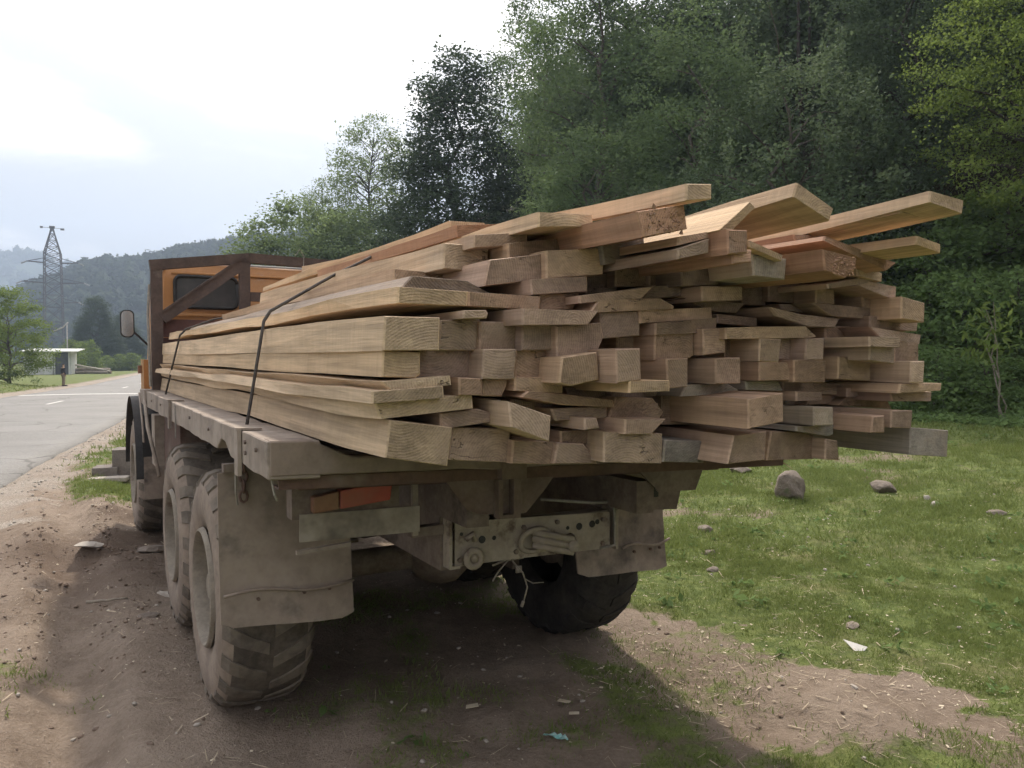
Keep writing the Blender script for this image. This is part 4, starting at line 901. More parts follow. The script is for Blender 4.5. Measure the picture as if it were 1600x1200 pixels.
('x','plank','fresh',-2.58,[(0.49,2.233),(0.651,2.226),(0.651,2.209),(0.49,2.215)],0,-0.207,'plank tucked under the longest overhanging plank'),
('x','plank','fresh',-2.58,[(0.579,2.142),(0.709,2.125),(0.706,2.101),(0.573,2.121)],0,0,'narrow overhanging plank below the longest one, right side'),
('x','plank','fresh',-2.68,[(0.481,2.261),(0.663,2.248),(0.657,2.213),(0.478,2.231)],0,-0.373,'longest overhanging plank at the upper right of the load'),
]
cnt = {}
for bi, (row, kind, tone, yend, prof, dx, dz, lab) in enumerate(BOARDS):
    rr = random.Random(100 + bi); nrs = np.random.RandomState(300 + bi)
    xc = sum(p[0] for p in prof) / len(prof); zc = sum(p[1] for p in prof) / len(prof)
    cnt[(row, kind)] = cnt.get((row, kind), 0) + 1
    if row == 'x':
        yfar = 1.45 if 'tip lying' in lab else 1.8 if 'tip in front' in lab else rr.uniform(0.8, 1.0) if xc < -.64 else rr.uniform(.0, .2) if (tone == 'red' and xc < -.5) else rr.uniform(.3, .9) if xc < -.4 else rr.uniform(1.4, 2.5)
        if dz: yfar = min(yfar, 1.7)
    elif row == 'u': yfar = 2.9 if tone == 'side' else rr.uniform(2.3, 2.85)
    else: yfar = 2.9 - rr.uniform(0, .12) if tone != 'side' else 2.93
    L = yfar - yend; frac = L / (3.0 - yend)
    n = 18 if tone == 'side' or row == 'x' else 9
    amp = (0.011 if kind == 'plank' else 0.006) if tone == 'side' else (0.007 if kind == 'plank' else .005)
    k = len(prof); P = []; F_ = []; mi = []
    stations = [0.0, 0.005] + [L * (0.01 + .99 * (i / n)) for i in range(1, n)] + [L - .005, L]
    ph = [rr.uniform(0, 50) for _ in range(k)]
    skx, skz = rr.uniform(-.012, .012), rr.uniform(-.006, .004)
    for si, d in enumerate(stations):
        t = d / L; ins = 0.0045 if si in (0, len(stations) - 1) else 0.0
        for q, (x, z) in enumerate(prof):
            wx = amp * (float(vnoise(d * 1.6 + ph[q], ph[q], 3)) - .5) * 2.0 + 0.35 * amp * (float(vnoise(d * 7 + ph[q], 2.0, 5)) - .5)
            wz = amp * (float(vnoise(d * 1.6 + ph[q] + 90, ph[q], 4)) - .5) * 2.0 + 0.5 * amp * (float(vnoise(d * 7 + ph[q], 7.0, 6)) - .5)
            if si < 2: wx *= .3; wz *= .3
            vx, vz = x - xc, z - zc; ln = math.hypot(vx, vz) or 1; vx += math.copysign(.003, vx); vz += math.copysign(.0035, vz)
            P.append((vx - vx / ln * ins * 1.3 + wx + (dx * frac + skx) * t, d, vz - vz / ln * ins + wz + (dz * frac + skz) * t))
    ns = len(stations)
    for i in range(ns - 1):
        for q in range(k): F_.append((i * k + q, i * k + (q + 1) % k, (i + 1) * k + (q + 1) % k, (i + 1) * k + q)); mi.append(0)
    # end caps as fans with a slightly uneven saw cut
    for base in (0, (ns - 1) * k):
        c = len(P); P.append((sum(P[base + q][0] for q in range(k)) / k, P[base][1] + (rr.uniform(-.003, .003)), sum(P[base + q][2] for q in range(k)) / k))
        for q in range(k): F_.append((base + q, c, base + (q + 1) % k) if base else (base + (q + 1) % k, c, base + q)); mi.append(1)
    me = bpy.data.meshes.new(kind); me.from_pydata(P, [], F_); me.materials.append(WOOD); me.materials.append(WEND)
    me.polygons.foreach_set('material_index', mi); 
    bm = bmesh.new(); bm.from_mesh(me); bmesh.ops.recalc_face_normals(bm, faces=bm.faces); bm.to_mesh(me); bm.free()
    name = 'squared_timber' if kind == 'beam' else 'timber_plank'
    o = link(name, me, None, tw(xc, yend, zc), (0, 0, YAW))
    jit = rr.uniform(.80, 1.18); wm = rr.uniform(-.035, .035); c = TONE[tone]
    o.color = (c[0] * jit + wm * .5, c[1] * jit, c[2] * jit - wm * .5, 1)
    lb = lab or '%s %s, %s %s from the left %s' % (TADJ[tone], kind, ORD[cnt[(row, kind)] - 1], kind, ROWN[row])
    tag(o, lb, 'beam' if kind == 'beam' else 'plank', 'sawn timber stacked on the truck')
    if any(w_ in lb for w_ in ('crumbling', 'crumbled', 'knotty')):
        s_ = MB(); w_, h_ = max(p[0] for p in prof) - xc, max(p[1] for p in prof) - zc
        for _ in range(90):
            px_, pz_ = rr.uniform(-.7, .8) * w_, rr.uniform(-.62, .62) * h_; ln = rr.uniform(.002, .007); r_ = rr.uniform(.004, .010)
            tp = (px_ + rr.uniform(-.02, .02), -ln, pz_ + rr.uniform(-.015, .015))
            s_.add([(px_ - r_, .006, pz_ - r_ * rr.random()), (px_ + r_, .006, pz_ - r_), (px_ + r_ * rr.random(), .006, pz_ + r_), tp], [(0, 1, 3), (1, 2, 3), (2, 0, 3)])
        s_.build('splinters', M['rust'] if 0 else WEND, o).color = (c[0] * .95, c[1] * .95, c[2] * .95, 1)

# steel cables lashing the load
def strap(pts, label):
    P = []
    W = [Vector(p) for p in pts]
    for i in range(len(W) - 1):
        for t in np.linspace(0, 1, 7)[:-1]: P.append(W[i].lerp(W[i + 1], t))
    P.append(W[-1]); mb = MB(); mb.tube(P, 0.007, 7); o = mb.build('lashing_cable', M['rope'], None, True, (C0[0], C0[1], 0), (0, 0, YAW)); tag(o, label, 'cable', 'lashing cables over the load')
strap([(-1.20, -.815, 1.46), (-1.105, -.72, 1.90), (-1.075, -.71, 1.945), (-.80, -.70, 2.11), (-.60, -.70, 2.215), (-.42, -.70, 2.27), (0, -.7, 2.33), (.4, -.7, 2.33), (.8, -.7, 2.25), (1.08, -.7, 2.0), (1.2, -.75, 1.40)], 'dark cable over the middle of the load, nearer the camera')
strap([(-1.20, 2.12, 1.46), (-1.13, 1.82, 1.90), (-1.09, 1.81, 1.945), (-.9, 1.8, 2.02), (-.5, 1.8, 2.1), (0, 1.8, 2.2), (.5, 1.8, 2.2), (1.0, 1.8, 2.0), (1.2, 1.9, 1.4)], 'dark cable over the front of the load near the cab')
def splinter(m_): m_.add([(-.012, 0, 0), (.014, 0, .0), (.0, .01, .018), (.155, -.03, -.085)], [(0, 1, 3), (1, 2, 3), (2, 0, 3), (0, 2, 1)])
mb = MB(); splinter(mb); o = mb.build('wood_splinter', WOOD, None, False, tw(1.14, -1.48, 1.27), (0, 0, YAW)); o.color = (.33, .22, .14, 1); tag(o, 'broken wooden splinter pointing down from the right end of the deck', 'splinter')
def twig(m_):
    m_.tube([(-.10, 0, .02), (-.04, 0, .035), (.02, .01, .03), (.06, 0, .035)], .005, 5); m_.tube([(-.02, 0, .035), (-.07, 0, -.01), (-.10, 0, -.05)], .004, 5)
    m_.tube([(.0, 0, .03), (.05, -.01, -.03), (.075, -.01, -.10), (.06, 0, -.17)], .004, 5); m_.tube([(.06, -.01, -.06), (.11, 0, -.09), (.17, 0, -.095)], .003, 5)
    m_.tube([(0, 0, .03), (-.01, 0, .09)], .004, 5); m_.box(.02, .05, -.005, .005, -.03, .0); m_.tube([(.06, 0, -.165), (.05, 0, -.19)], .008, 5)
mb = MB(); twig(mb); tag(mb.build('dry_twig', M['dead'], None, True, tw(-.115, -1.13, .80), (0, 0, YAW)), 'dry twig snagged under the rear crossmember of the truck', 'twig')

# ------------------------------------------------------------------ vegetation
def kite_leaves(C_, L, W, nr, droop=0.0, up=1.05):
    """kite-shaped leaf quads round the centres C_"""
    n = len(C_)
    d = nr.normal(size=(n, 3)); d[:, 2] = d[:, 2] * 0.6 - droop; d /= np.linalg.norm(d, axis=1)[:, None] + 1e-9
    q = nr.normal(size=(n, 3)); q[:, 2] += up
    s_ = np.cross(d, q); s_ /= np.linalg.norm(s_, axis=1)[:, None] + 1e-9
    L = np.asarray(L).reshape(-1, 1) * np.ones((n, 1)); W = np.asarray(W).reshape(-1, 1) * np.ones((n, 1))
    nn_ = np.cross(s_, d)
    a = C_ - d * L * .5; t = C_ + d * L * .5; m1 = C_ + s_ * W * .5 - nn_ * W * .12; m2 = C_ - s_ * W * .5 - nn_ * W * .12
    V = np.stack([a, m1, t, m2], 1).reshape(-1, 3); F = np.arange(4 * n).reshape(n, 4)
    return V, F
def set_var(me, v):
    at = me.attributes.new('var', 'FLOAT', 'FACE'); at.data.foreach_set('value', np.asarray(v, np.float32))
def rfun(style, t):
    if style == 'cone': return np.clip(np.minimum((t + .08) * 4.5, 1.0) * (1 - t) ** .62 * 1.08, 0.03, 1.1)
    if style == 'bush': return np.sqrt(np.clip(1 - (t * .98) ** 2.2, 0.02, 1)) * np.minimum(1, .55 + t * 2)
    if style == 'airy': return np.clip(np.sin(np.pi * (0.05 + .90 * t)) ** .8, .1, 1)
    return np.clip(np.sin(np.pi * (0.14 + .80 * t)) ** .65, .06, 1)
def crown_points(nr, base, H, Rr, style, ncl, lpc, cr, flat=.6):
    t = nr.random(ncl * 3); keep = nr.random(ncl * 3) < (rfun(style, t) ** 1.3); t = t[keep][:ncl]; n = len(t)
    a = nr.random(n) * 2 * np.pi
    lob = 0.78 + .42 * vnoise(np.cos(a) * 1.7 + 5, np.sin(a) * 1.7 + t * 5, int(nr.randint(1000)))
    rad = rfun(style, t) * Rr * lob * (0.35 + .65 * nr.random(n) ** .55)
    cen = np.stack([rad * np.cos(a), rad * np.sin(a), base + t * H], 1)
    if style == 'shoot':
        k = n // 3; cen[:k, 2] += nr.random(k) ** 1.5 * H * .30
    size = cr * (0.6 + .8 * nr.random(n))
    P = np.repeat(cen, lpc, 0) + np.clip(nr.normal(size=(n * lpc, 3)), -1.55, 1.55) * np.repeat(size, lpc)[:, None] * np.array([.55, .55, .55 * flat])
    if style in ('shoot',):
        k = np.repeat(np.arange(n) < n // 3, lpc); P[k] = np.repeat(cen, lpc, 0)[k] + nr.normal(size=(k.sum(), 3)) * np.array([.16, .16, .55]) * cr
    cv = np.repeat(nr.random(n), lpc) * .7 + nr.random(n * lpc) * .3
    return cen, P, cv
def limb(mb, a, c, r0, r1, nr, n=5, sides=5, sag=.08):
    a = np.array(a); c = np.array(c); L = np.linalg.norm(c - a); pts = []; rr_ = []
    for i in range(n + 1):
        t = i / n; p = a + (c - a) * t; p = p + nr.normal(size=3) * L * .025 * (0 < i < n); p[2] += math.sin(t * math.pi) * L * sag
        pts.append(tuple(p)); rr_.append(r0 + (r1 - r0) * t)
    mb.tube(pts, rr_, sides, False)
TREES = {}
def tree_kind(key, H, cb, Rr, style, leafm, ncl, lpc, cr, leaf, seed, bark='bark', limbs=26, tr=None, flat=.6, droop=.25):
    """mesh data of one kind of tree: trunk with limbs, crown"""
    nr = np.random.RandomState(seed); cen, P, cv = crown_points(nr, cb, H - cb, Rr, style, ncl, lpc, cr, flat)
    sz = leaf * (.55 + .7 * nr.random(len(P))) * np.repeat(.75 + .6 * nr.random(len(cen)), lpc)
    V, F = kite_leaves(P, sz, sz * (.5 + .2 * nr.random(len(P))), nr, droop); me = fast_mesh('crown', V, F); set_var(me, cv); me.materials.append(M[leafm])
    mb = MB(); tr = tr or H * .014 + .03; top = cb + (H - cb) * .82
    spine = [(nr.normal() * .03 * H * (i / 8), nr.normal() * .03 * H * (i / 8), top * i / 8) for i in range(9)]; spine[0] = (0, 0, -.4)
    mb.tube(spine, [tr * (1.35 if i == 0 else 1) * (1 - .85 * i / 8) for i in range(9)], 8, False)
    for j in nr.choice(len(cen), min(limbs, len(cen)), False):
        c = cen[j]; zi = max(.5, min(top * .95, c[2] - .35 * math.hypot(c[0], c[1]) - .3)); f = zi / top * 8; i0 = int(min(7, f)); w = f - i0
        a = np.array(spine[i0]) * (1 - w) + np.array(spine[i0 + 1]) * w
        limb(mb, a, c, tr * (1 - .85 * zi / top) * .55 + .008, .008, nr)
    tm = bpy.data.meshes.new('trunk'); tm.from_pydata(mb.v, [], mb.f); tm.materials.append(M[bark]); tm.shade_smooth()
    TREES[key] = (tm, me, H)
def tree(key, name, label, x, y, H, rz=0.0, cat='tree', group=None, wide=1.0, sink=0.15):
    tm, cmesh, H0 = TREES[key]; s_ = H / H0
    t = thing(name, label, cat, (x, y, gz(x, y) - sink), rz, group); t.scale = (s_ * wide, s_ * wide, s_)
    link('trunk', tm, t); link('crown', cmesh, t); return t
tree_kind('oval', 13, 2.2, 3.4, 'oval', 'leaf_mid', 230, 125, .80, .13, 11)
tree_kind('oval2', 14, 3.0, 3.2, 'oval', 'leaf_dark', 220, 120, .80, .135, 12, 'bark_dark')
tree_kind('cone', 17, 1.2, 4.3, 'cone', 'leaf_deep', 800, 120, .78, .15, 13, 'bark_dark', 30)
tree_kind('shoot', 9, .6, 2.8, 'shoot', 'leaf_grey', 270, 110, .58, .10, 14)
tree_kind('fresh', 10, 2.2, 3.0, 'oval', 'leaf_fresh', 300, 115, .62, .095, 15, 'bark_dark', 40, None, .40, .55)
tree_kind('bush', 11, .5, 4.2, 'bush', 'leaf_pale', 400, 120, .80, .165, 16)
tree_kind('sunny', 8, .4, 3.6, 'bush', 'leaf_fresh', 260, 100, .62, .15, 26)
tree_kind('airy', 17, 7.5, 3.4, 'airy', 'leaf_pale', 190, 70, .8, .17, 17, 'bark_dark', 60, .19)
tree_kind('low', 5.5, .2, 2.3, 'bush', 'leaf_dark', 260, 48, .6, .12, 18, 'bark_dark', 18)
tree_kind('shrub', 3.3, .1, 1.6, 'bush', 'leaf_fresh', 130, 46, .5, .15, 19, 'bark', 10)
def at_col(px, Y): return (px - 800) / 1200 * Y, Y
WG = 'trees on the wooded slope'
for px, Y, H, key, wide, lab in (
    (1622, 17.4, 8.8, 'fresh', 1.0, 'fresh green tree with drooping sprays at the right edge of the picture'),
    (1235, 21.0, 8.9, 'shoot', 1.05, 'grey green tree with upright shoots behind the top of the load'),
    (1405, 23.0, 8.6, 'oval2', 1.1, 'dark shaded tree left of the fresh green tree at the right edge'),
    (1085, 25.5, 11.0, 'oval', 1.0, 'leafy tree behind the topmost pale plank'),
    (925, 27.5, 9.6, 'oval', 1.15, 'bushy tree right of the big dark tree, low on the slope'),
    (935, 34.0, 16.2, 'oval', .95, 'tall tree at the wood edge under the brightest sky'),
    (718, 40.0, 17.0, 'cone', 1.25, 'big dark pointed tree standing against the sky'),
    (850, 46.0, 17.0, 'oval', .85, 'lighter tree just behind the big dark tree'),
    (582, 60.0, 17.2, 'airy', .95, 'thin acacia with visible forked trunk left of the dark tree'),
    (512, 62.0, 15.6, 'airy', .85, 'smaller airy acacia above the pale green bushes'),
    (470, 55.0, 12.8, 'bush', 1.25, 'pale green bushy tree behind the headboard, left one'),
    (560, 53.0, 11.6, 'bush', 1.25, 'pale green bushy tree behind the load, right one'),
    (612, 51.0, 8.4, 'airy', .8, 'slight young tree at the foot of the big dark tree'),
    (1000, 36.0, 15.0, 'oval2', 1.0, 'shaded tree high on the slope above the topmost plank'),
    (1160, 34.0, 15.5, 'oval2', 1.0, 'shaded tree high on the slope, top centre right'),
    (1300, 32.0, 15.0, 'oval2', 1.0, 'dark tree high on the slope with sky glinting through'),
    (1425, 30.0, 15.0, 'oval2', .95, 'dark trunked tree at the top right of the wood'),
    (1560, 27.0, 14.0, 'oval2', 1.0, 'dark tree behind the fresh green tree at the right edge'),
    (1345, 21.5, 5.2, 'low', 1.0, 'low shrub behind the right shoulder of the load'),
    (1010, 24.0, 6.5, 'shoot', 1.1, 'small leafy tree behind the middle of the load'),
    (1140, 22.0, 6.0, 'low', 1.1, 'low dark shrub between the leafy trees behind the load'),
    (835, 30.0, 6.5, 'low', 1.2, 'low dark shrub at the foot of the tall edge tree'),
    (660, 46.0, 8.0, 'low', 1.2, 'dark shrub under the left side of the big dark tree')):
    x, y = at_col(px, Y); tree(key, 'broadleaf_tree' if H > 7 else 'shrub', lab, x, y, H, px * .37, 'tree' if H > 7 else 'shrub', WG, wide)
tree_kind('bramble', 1.5, .05, 1.15, 'bush', 'leaf_bramble', 90, 60, .34, .085, 27, 'bark', 10)
for i, (px, Y, H, wide, lab) in enumerate((
    (1462, 16.2, 1.5, 1.0, 'bramble bush at the slope foot just right of the load'), (1505, 17.4, 1.9, 1.1, 'taller bramble bush behind the one right of the load'),
    (1545, 15.6, 1.2, 1.2, 'low bramble bush below the sapling'), (1592, 16.4, 1.7, 1.1, 'bramble bush at the right edge of the picture'),
    (1450, 19.2, 2.0, 1.2, 'bramble bush higher on the bank beside the load'), (1570, 18.6, 2.0, 1.2, 'bramble bush higher on the bank behind the sapling'))):
    x, y = at_col(px, Y); tree('bramble', 'bramble_bush', lab, x, y, H, px * .7, 'bush', 'bramble bushes on the bank', wide)
# left of the road
for px, Y, H, key, wide, name, lab in (
    (14, 58.0, 7.4, 'sunny', 1.0, 'broadleaf_tree', 'sunny green tree at the left edge beside the road'),
    (-75, 62.0, 8.5, 'sunny', 1.0, 'broadleaf_tree', 'green tree just outside the left edge of the picture'),
    (152, 140.0, 13.8, 'cone', 1.5, 'broadleaf_tree', 'dark tree beyond the shed and the pylon'),
    (195, 150.0, 11.5, 'cone', 1.5, 'broadleaf_tree', 'dark tree beyond the road, behind the side mirror'),
    (112, 112.0, 4.8, 'shrub', .8, 'shrub', 'light green shrub right beside the white shed'),
    (127, 116.0, 4.6, 'shrub', .62, 'shrub', 'light green shrub behind the log pile, left one'),
    (144, 118.0, 4.9, 'shrub', .62, 'shrub', 'light green shrub behind the log pile, right one'),
    (168, 124.0, 2.6, 'shrub', 1.2, 'shrub', 'low hedge bush at the far roadside, left one'),
    (186, 126.0, 2.8, 'shrub', 1.3, 'shrub', 'low hedge bush at the far roadside, middle one'),
    (207, 128.0, 3.0, 'shrub', 1.3, 'shrub', 'low hedge bush at the far roadside beside the cab')):
    x, y = at_col(px, Y); tree(key, name, lab, x, y, H, px * .53, 'tree' if name != 'shrub' else 'shrub', 'plants left of the road', wide)

# sapling in front of the slope
def sapling(x, y):
    t = thing('sapling', 'slim young sapling with big drooping leaves at the right edge', 'sapling', (x, y, gz(x, y) - .05)); nr = np.random.RandomState(5); mb = MB(); pts = []
    for k in range(3):
        top = np.array([nr.uniform(-.5, .6), nr.uniform(-.3, .3), 2.5 + nr.uniform(-.5, .3)]); limb(mb, (nr.uniform(-.12, .12), 0, 0), top, .018, .006, nr, 6, 5, .02)
        for j in range(60): u = .55 + .45 * nr.random(); pts.append(top * u + nr.normal(size=3) * np.array([.26, .26, .14]))
    mb.build('stem', M['dead'], t, True); pts = np.array(pts); V, F = kite_leaves(pts, .16 + .08 * nr.random(len(pts)), .06, nr, 1.0); me = fast_mesh('leaves', V, F); set_var(me, nr.random(len(pts))); me.materials.append(M['leaf_fresh']); link('leaves', me, t)
sapling(*at_col(1562, 14.6))

# woodland behind, one mass
def woodland():
    nr = np.random.RandomState(21); VV = []; FF = []; vv = []; off = 0; mb = MB(); placed = []
    for _ in range(4000):
        if len(placed) >= 90: break
        d = nr.uniform(5.5, 30); t = nr.uniform(-12, 68)
        x = E0[0] + ED[0] * t + EN[0] * d; y = E0[1] + ED[1] * t + EN[1] * d
        if y < 12 or x / y < .045 or any((x - a) ** 2 + (y - c) ** 2 < 8.5 for a, c in placed): continue
        placed.append((x, y)); H = nr.uniform(9.5, 14.5); z = gz(x, y) - .3
        cen, P, cv = crown_points(nr, 1.6, H - 1.6, nr.uniform(2.4, 3.2), 'oval', 120, 30, 1.0)
        V, F = kite_leaves(P, .24 * (.6 + .8 * nr.random(len(P))), .14, nr, .25); VV.append(V + [x, y, z]); FF.append(F + off); off += len(V); vv.append(cv)
        top = (x + nr.normal() * .4, y + nr.normal() * .4, z + H * .85); limb(mb, (x, y, z), top, .13, .03, nr, 5, 6, 0)
        for j in range(5): c = cen[nr.randint(len(cen))]; limb(mb, (x, y, z + c[2] * .6), (x + c[0], y + c[1], z + c[2]), .05, .015, nr, 3, 4)
    me = fast_mesh('woodland', np.concatenate(VV), np.concatenate(FF)); set_var(me, np.concatenate(vv)); me.materials.append(M['leaf_dark']); w = link('woodland', me); struct(w, 'stuff')
    w['label'] = 'dense shaded wood covering the slope behind the load'; w['category'] = 'wood'
    o = mb.build('trunks', M['bark_dark'], w, True); o['kind'] = 'stuff'
woodland()
def undergrowth():
    nr = np.random.RandomState(22); n = 200000
    t = -9 + 75 * nr.random(n) ** 1.7; d = -1.9 + 8.0 * nr.random(n) ** 1.1
    x = E0[0] + ED[0] * t + EN[0] * d; y = E0[1] + ED[1] * t + EN[1] * d
    lump = fbm(x * .55, y * .55, 41, 4) ; lump2 = fbm(x * 2.1, y * 2.1, 43, 3)
    hh = (np.clip((lump - .30) * 2.9, .03, 2) * sstep(-1.7, .6, d) + .07) * (.45 + .8 * lump2)
    u = 1 - nr.random(n) ** 2 * .8; z = height(x, y) + hh * u
    keep = (y > 8); x, y, z, lump2, lump = x[keep], y[keep], z[keep], lump2[keep], lump[keep]
    P = np.stack([x, y, z], 1) + nr.normal(size=(len(x), 3)) * .03; dist = np.hypot(x, y); sz = (.07 + .07 * nr.random(len(x))) * np.clip(dist / 17, .75, 2.4)
    V, F = kite_leaves(P, sz, sz * .7, nr, .1, 1.7); me = fast_mesh('undergrowth', V, F); set_var(me, np.clip(.2 + .9 * (lump2 - .3) + .4 * nr.random(len(x)), 0, 1)); me.materials.append(M['leaf_bramble'])
    o = struct(link('undergrowth', me), 'stuff'); o['label'] = 'tangled brambles and low leaves along the foot of the slope'; o['category'] = 'undergrowth'
undergrowth()

def grass():
    nr = np.random.RandomState(23); VV = []; FF = []; vv = []; off = 0
    for n, y0, y1, hh, ww in ((380000, 2.7, 6.5, .028, .0030), (300000, 6.5, 12, .052, .0055), (200000, 12, 26, .075, .012), (60000, 26, 62, .10, .04)):
        y = np.sqrt(y0 ** 2 + (y1 ** 2 - y0 ** 2) * nr.random(n)); x = (nr.random(n) * 1.5 - .75) * y
        g, sh, wd = masks(x, y); cl = fbm(x * 5, y * 5, 51, 3); big = fbm(x * .9, y * .9, 52, 3)
        p = np.clip(g - .12, 0, 1) * np.clip((cl - .22) * 3.2, .30, 1) * (1 - .8 * wd) * np.clip((big - .22) * 3, .3, 1)
        k = nr.random(n) < p; x, y, cl, big = x[k], y[k], cl[k], big[k]; m_ = len(x); z = height(x, y)
        a = nr.random(m_) * 6.283; h_ = hh * (.35 + .9 * nr.random(m_)) * (.6 + .9 * cl); w = ww * (.6 + .8 * nr.random(m_))
        bx = nr.normal(size=m_) * .55 * h_; by = nr.normal(size=m_) * .55 * h_
        A = np.stack([x - np.cos(a) * w, y - np.sin(a) * w, z - .004], 1); B_ = np.stack([x + np.cos(a) * w, y + np.sin(a) * w, z - .004], 1); Cc = np.stack([x + bx, y + by, z + h_], 1)
        V = np.stack([A, B_, Cc], 1).reshape(-1, 3); VV.append(V); FF.append(np.arange(3 * m_).reshape(-1, 3) + off); off += 3 * m_; vv.append(np.clip(.25 + .5 * (big - .3) + .45 * nr.random(m_), 0, 1))
    me = fast_mesh('grass', np.concatenate(VV), np.concatenate(FF)); set_var(me, np.concatenate(vv)); me.materials.append(M['grass'])
    o = struct(link('grass', me), 'stuff'); o['label'] = 'short trampled grass growing round the bare dirt'; o['category'] = 'grass'
grass()
def weeds():
    nr = np.random.RandomState(24); n = 1500; y = np.sqrt(3.0 ** 2 + (15 ** 2 - 3.0 ** 2) * nr.random(n)); x = (nr.random(n) * 1.5 - .75) * y; g = masks(x, y)[0] * (fbm(x * .7, y * .7, 81, 3) > .47)
    k = nr.random(n) < g * .8 + .02; x, y = x[k], y[k]; m_ = len(x); L = 9; a = nr.random((m_, L)) * 6.283; r = (.018 + .05 * nr.random((m_, 1)) ** 2) * (.6 + .6 * nr.random((m_, L))); z = height(x, y)[:, None] + .006 + r * (.25 + .6 * nr.random((m_, L)))
    c = np.stack([x[:, None] + np.cos(a) * r, y[:, None] + np.sin(a) * r, z], 2).reshape(-1, 3); sz = (r * 1.3).ravel(); V, F = kite_leaves(c, sz, sz * .5, nr, .0, 2.2)
    me = fast_mesh('weeds', V, F); set_var(me, np.repeat(nr.random(m_), L) * .6 + .4 * nr.random(len(F))); me.materials.append(M['leaf_bramble']); o = struct(link('weeds', me), 'stuff'); o['label'] = 'small broad leaved weeds dotted through the grass'; o['category'] = 'weeds'
weeds()

# ------------------------------------------------------------------ small ground litter (uncountable)
def scatter(name, label, cat, mat, pts_fn, seed):
    nr = np.random.RandomState(seed); V, F = pts_fn(nr); me = fast_mesh(name, V, F); me.materials.append(M[mat]); o = struct(link(name, me), 'stuff'); o['label'] = label; o['category'] = cat
def slivers(n, lmin, lmax, wr, y0, y1, cond):
    def f(nr):
        y = np.sqrt(y0 ** 2 + (y1 ** 2 - y0 ** 2) * nr.random(n)); x = (nr.random(n) * 1.5 - .75) * y
        k = nr.random(n) < cond(x, y); x, y = x[k], y[k]; m_ = len(x); z = height(x, y) + .004; a = nr.random(m_) * 6.283; l = lmin + (lmax - lmin) * nr.random(m_) ** 2.2; w = l * wr * (.5 + nr.random(m_))
        d = np.stack([np.cos(a), np.sin(a), nr.normal(size=m_) * .15], 1) * l[:, None]; s_ = np.stack([-np.sin(a), np.cos(a), nr.normal(size=m_) * .2], 1) * w[:, None]; c = np.stack([x, y, z + np.abs(d[:, 2]) + np.abs(s_[:, 2])], 1)
        top = np.array([0, 0, 1]) * (w * .6)[:, None]
        V = np.stack([c - d - s_, c + d * .8 - s_, c + d + s_ * .7, c - d * .9 + s_, c + top * .8], 1).reshape(-1, 3); i = np.arange(m_)[:, None] * 5
        F = np.concatenate([i + np.array([[0, 1, 4]]), i + np.array([[1, 2, 4]]), i + np.array([[2, 3, 4]]), i + np.array([[3, 0, 4]])], 0); return V, F
    return f
def lumps(n, rmin, rmax, y0, y1, cond, pw=2.5):
    ph = (1 + 5 ** .5) / 2
    ico = np.array([(-1, ph, 0), (1, ph, 0), (-1, -ph, 0), (1, -ph, 0), (0, -1, ph), (0, 1, ph), (0, -1, -ph), (0, 1, -ph), (ph, 0, -1), (ph, 0, 1), (-ph, 0, -1), (-ph, 0, 1)]) / 1.9
    fc = np.array([(0, 11, 5), (0, 5, 1), (0, 1, 7), (0, 7, 10), (0, 10, 11), (1, 5, 9), (5, 11, 4), (11, 10, 2), (10, 7, 6), (7, 1, 8), (3, 9, 4), (3, 4, 2), (3, 2, 6), (3, 6, 8), (3, 8, 9), (4, 9, 5), (2, 4, 11), (6, 2, 10), (8, 6, 7), (9, 8, 1)])
    def f(nr):
        y = np.sqrt(y0 ** 2 + (y1 ** 2 - y0 ** 2) * nr.random(n)); x = (nr.random(n) * 1.5 - .75) * y
        k = nr.random(n) < cond(x, y); x, y = x[k], y[k]; m_ = len(x); r = rmin + (rmax - rmin) * nr.random(m_) ** pw; z = height(x, y) + r * .15
        V = ico[None] * (.65 + .7 * nr.random((m_, 12, 1))) * (r[:, None] * np.array([1, 1, .6]) * (.7 + .6 * nr.random((m_, 3))))[:, None, :]; a = nr.random(m_) * 6.28
        ca, sa = np.cos(a)[:, None], np.sin(a)[:, None]; X = V[..., 0] * ca - V[..., 1] * sa; Y = V[..., 0] * sa + V[..., 1] * ca
        V = np.stack([X + x[:, None], Y + y[:, None], V[..., 2] + z[:, None]], 2).reshape(-1, 3); F = (fc[None] + 12 * np.arange(m_)[:, None, None]).reshape(-1, 3); return V, F
    return f
dirt_c = lambda x, y: (1 - masks(x, y)[0]) * (1 - masks(x, y)[1]) * (1 - masks(x, y)[2])
churn = lambda x, y: np.clip(np.exp(-(((x + 3.7) / 1.3) ** 2 + ((y - 6.9) / 1.5) ** 2)) + .6 * np.exp(-(((x + 2.6) / .8) ** 2 + ((y - 5.2) / 1.0) ** 2)) + .05, 0, 1) * dirt_c(x, y)
cluster = lambda x, y: np.clip((fbm(x * 1.2, y * 1.2, 71, 3) - .42) * 4, .08, 1)
scatter('wood_chips', 'pale wood chips and sawdust bits strewn over the dirt', 'wood chips', 'chips', slivers(14000, .003, .012, .55, 2.7, 9, lambda x, y: cluster(x, y) * (road_n(x, y) > -1.5) * .55), 31)
scatter('dry_straw', 'dry straw and dead stems lying on the bare ground', 'straw', 'straw', slivers(16000, .012, .05, .045, 2.7, 9, lambda x, y: np.clip(.25 + 1.2 * np.exp(-(((x - 1.7) / .9) ** 2 + ((y - 3.9) / .6) ** 2)), 0, 1) * (road_n(x, y) > -1.5)), 32)
scatter('soil_clods', 'crumbled clods of churned brown soil', 'soil', 'clod', lumps(20000, .003, .018, 2.7, 10, churn, 3.0), 33)
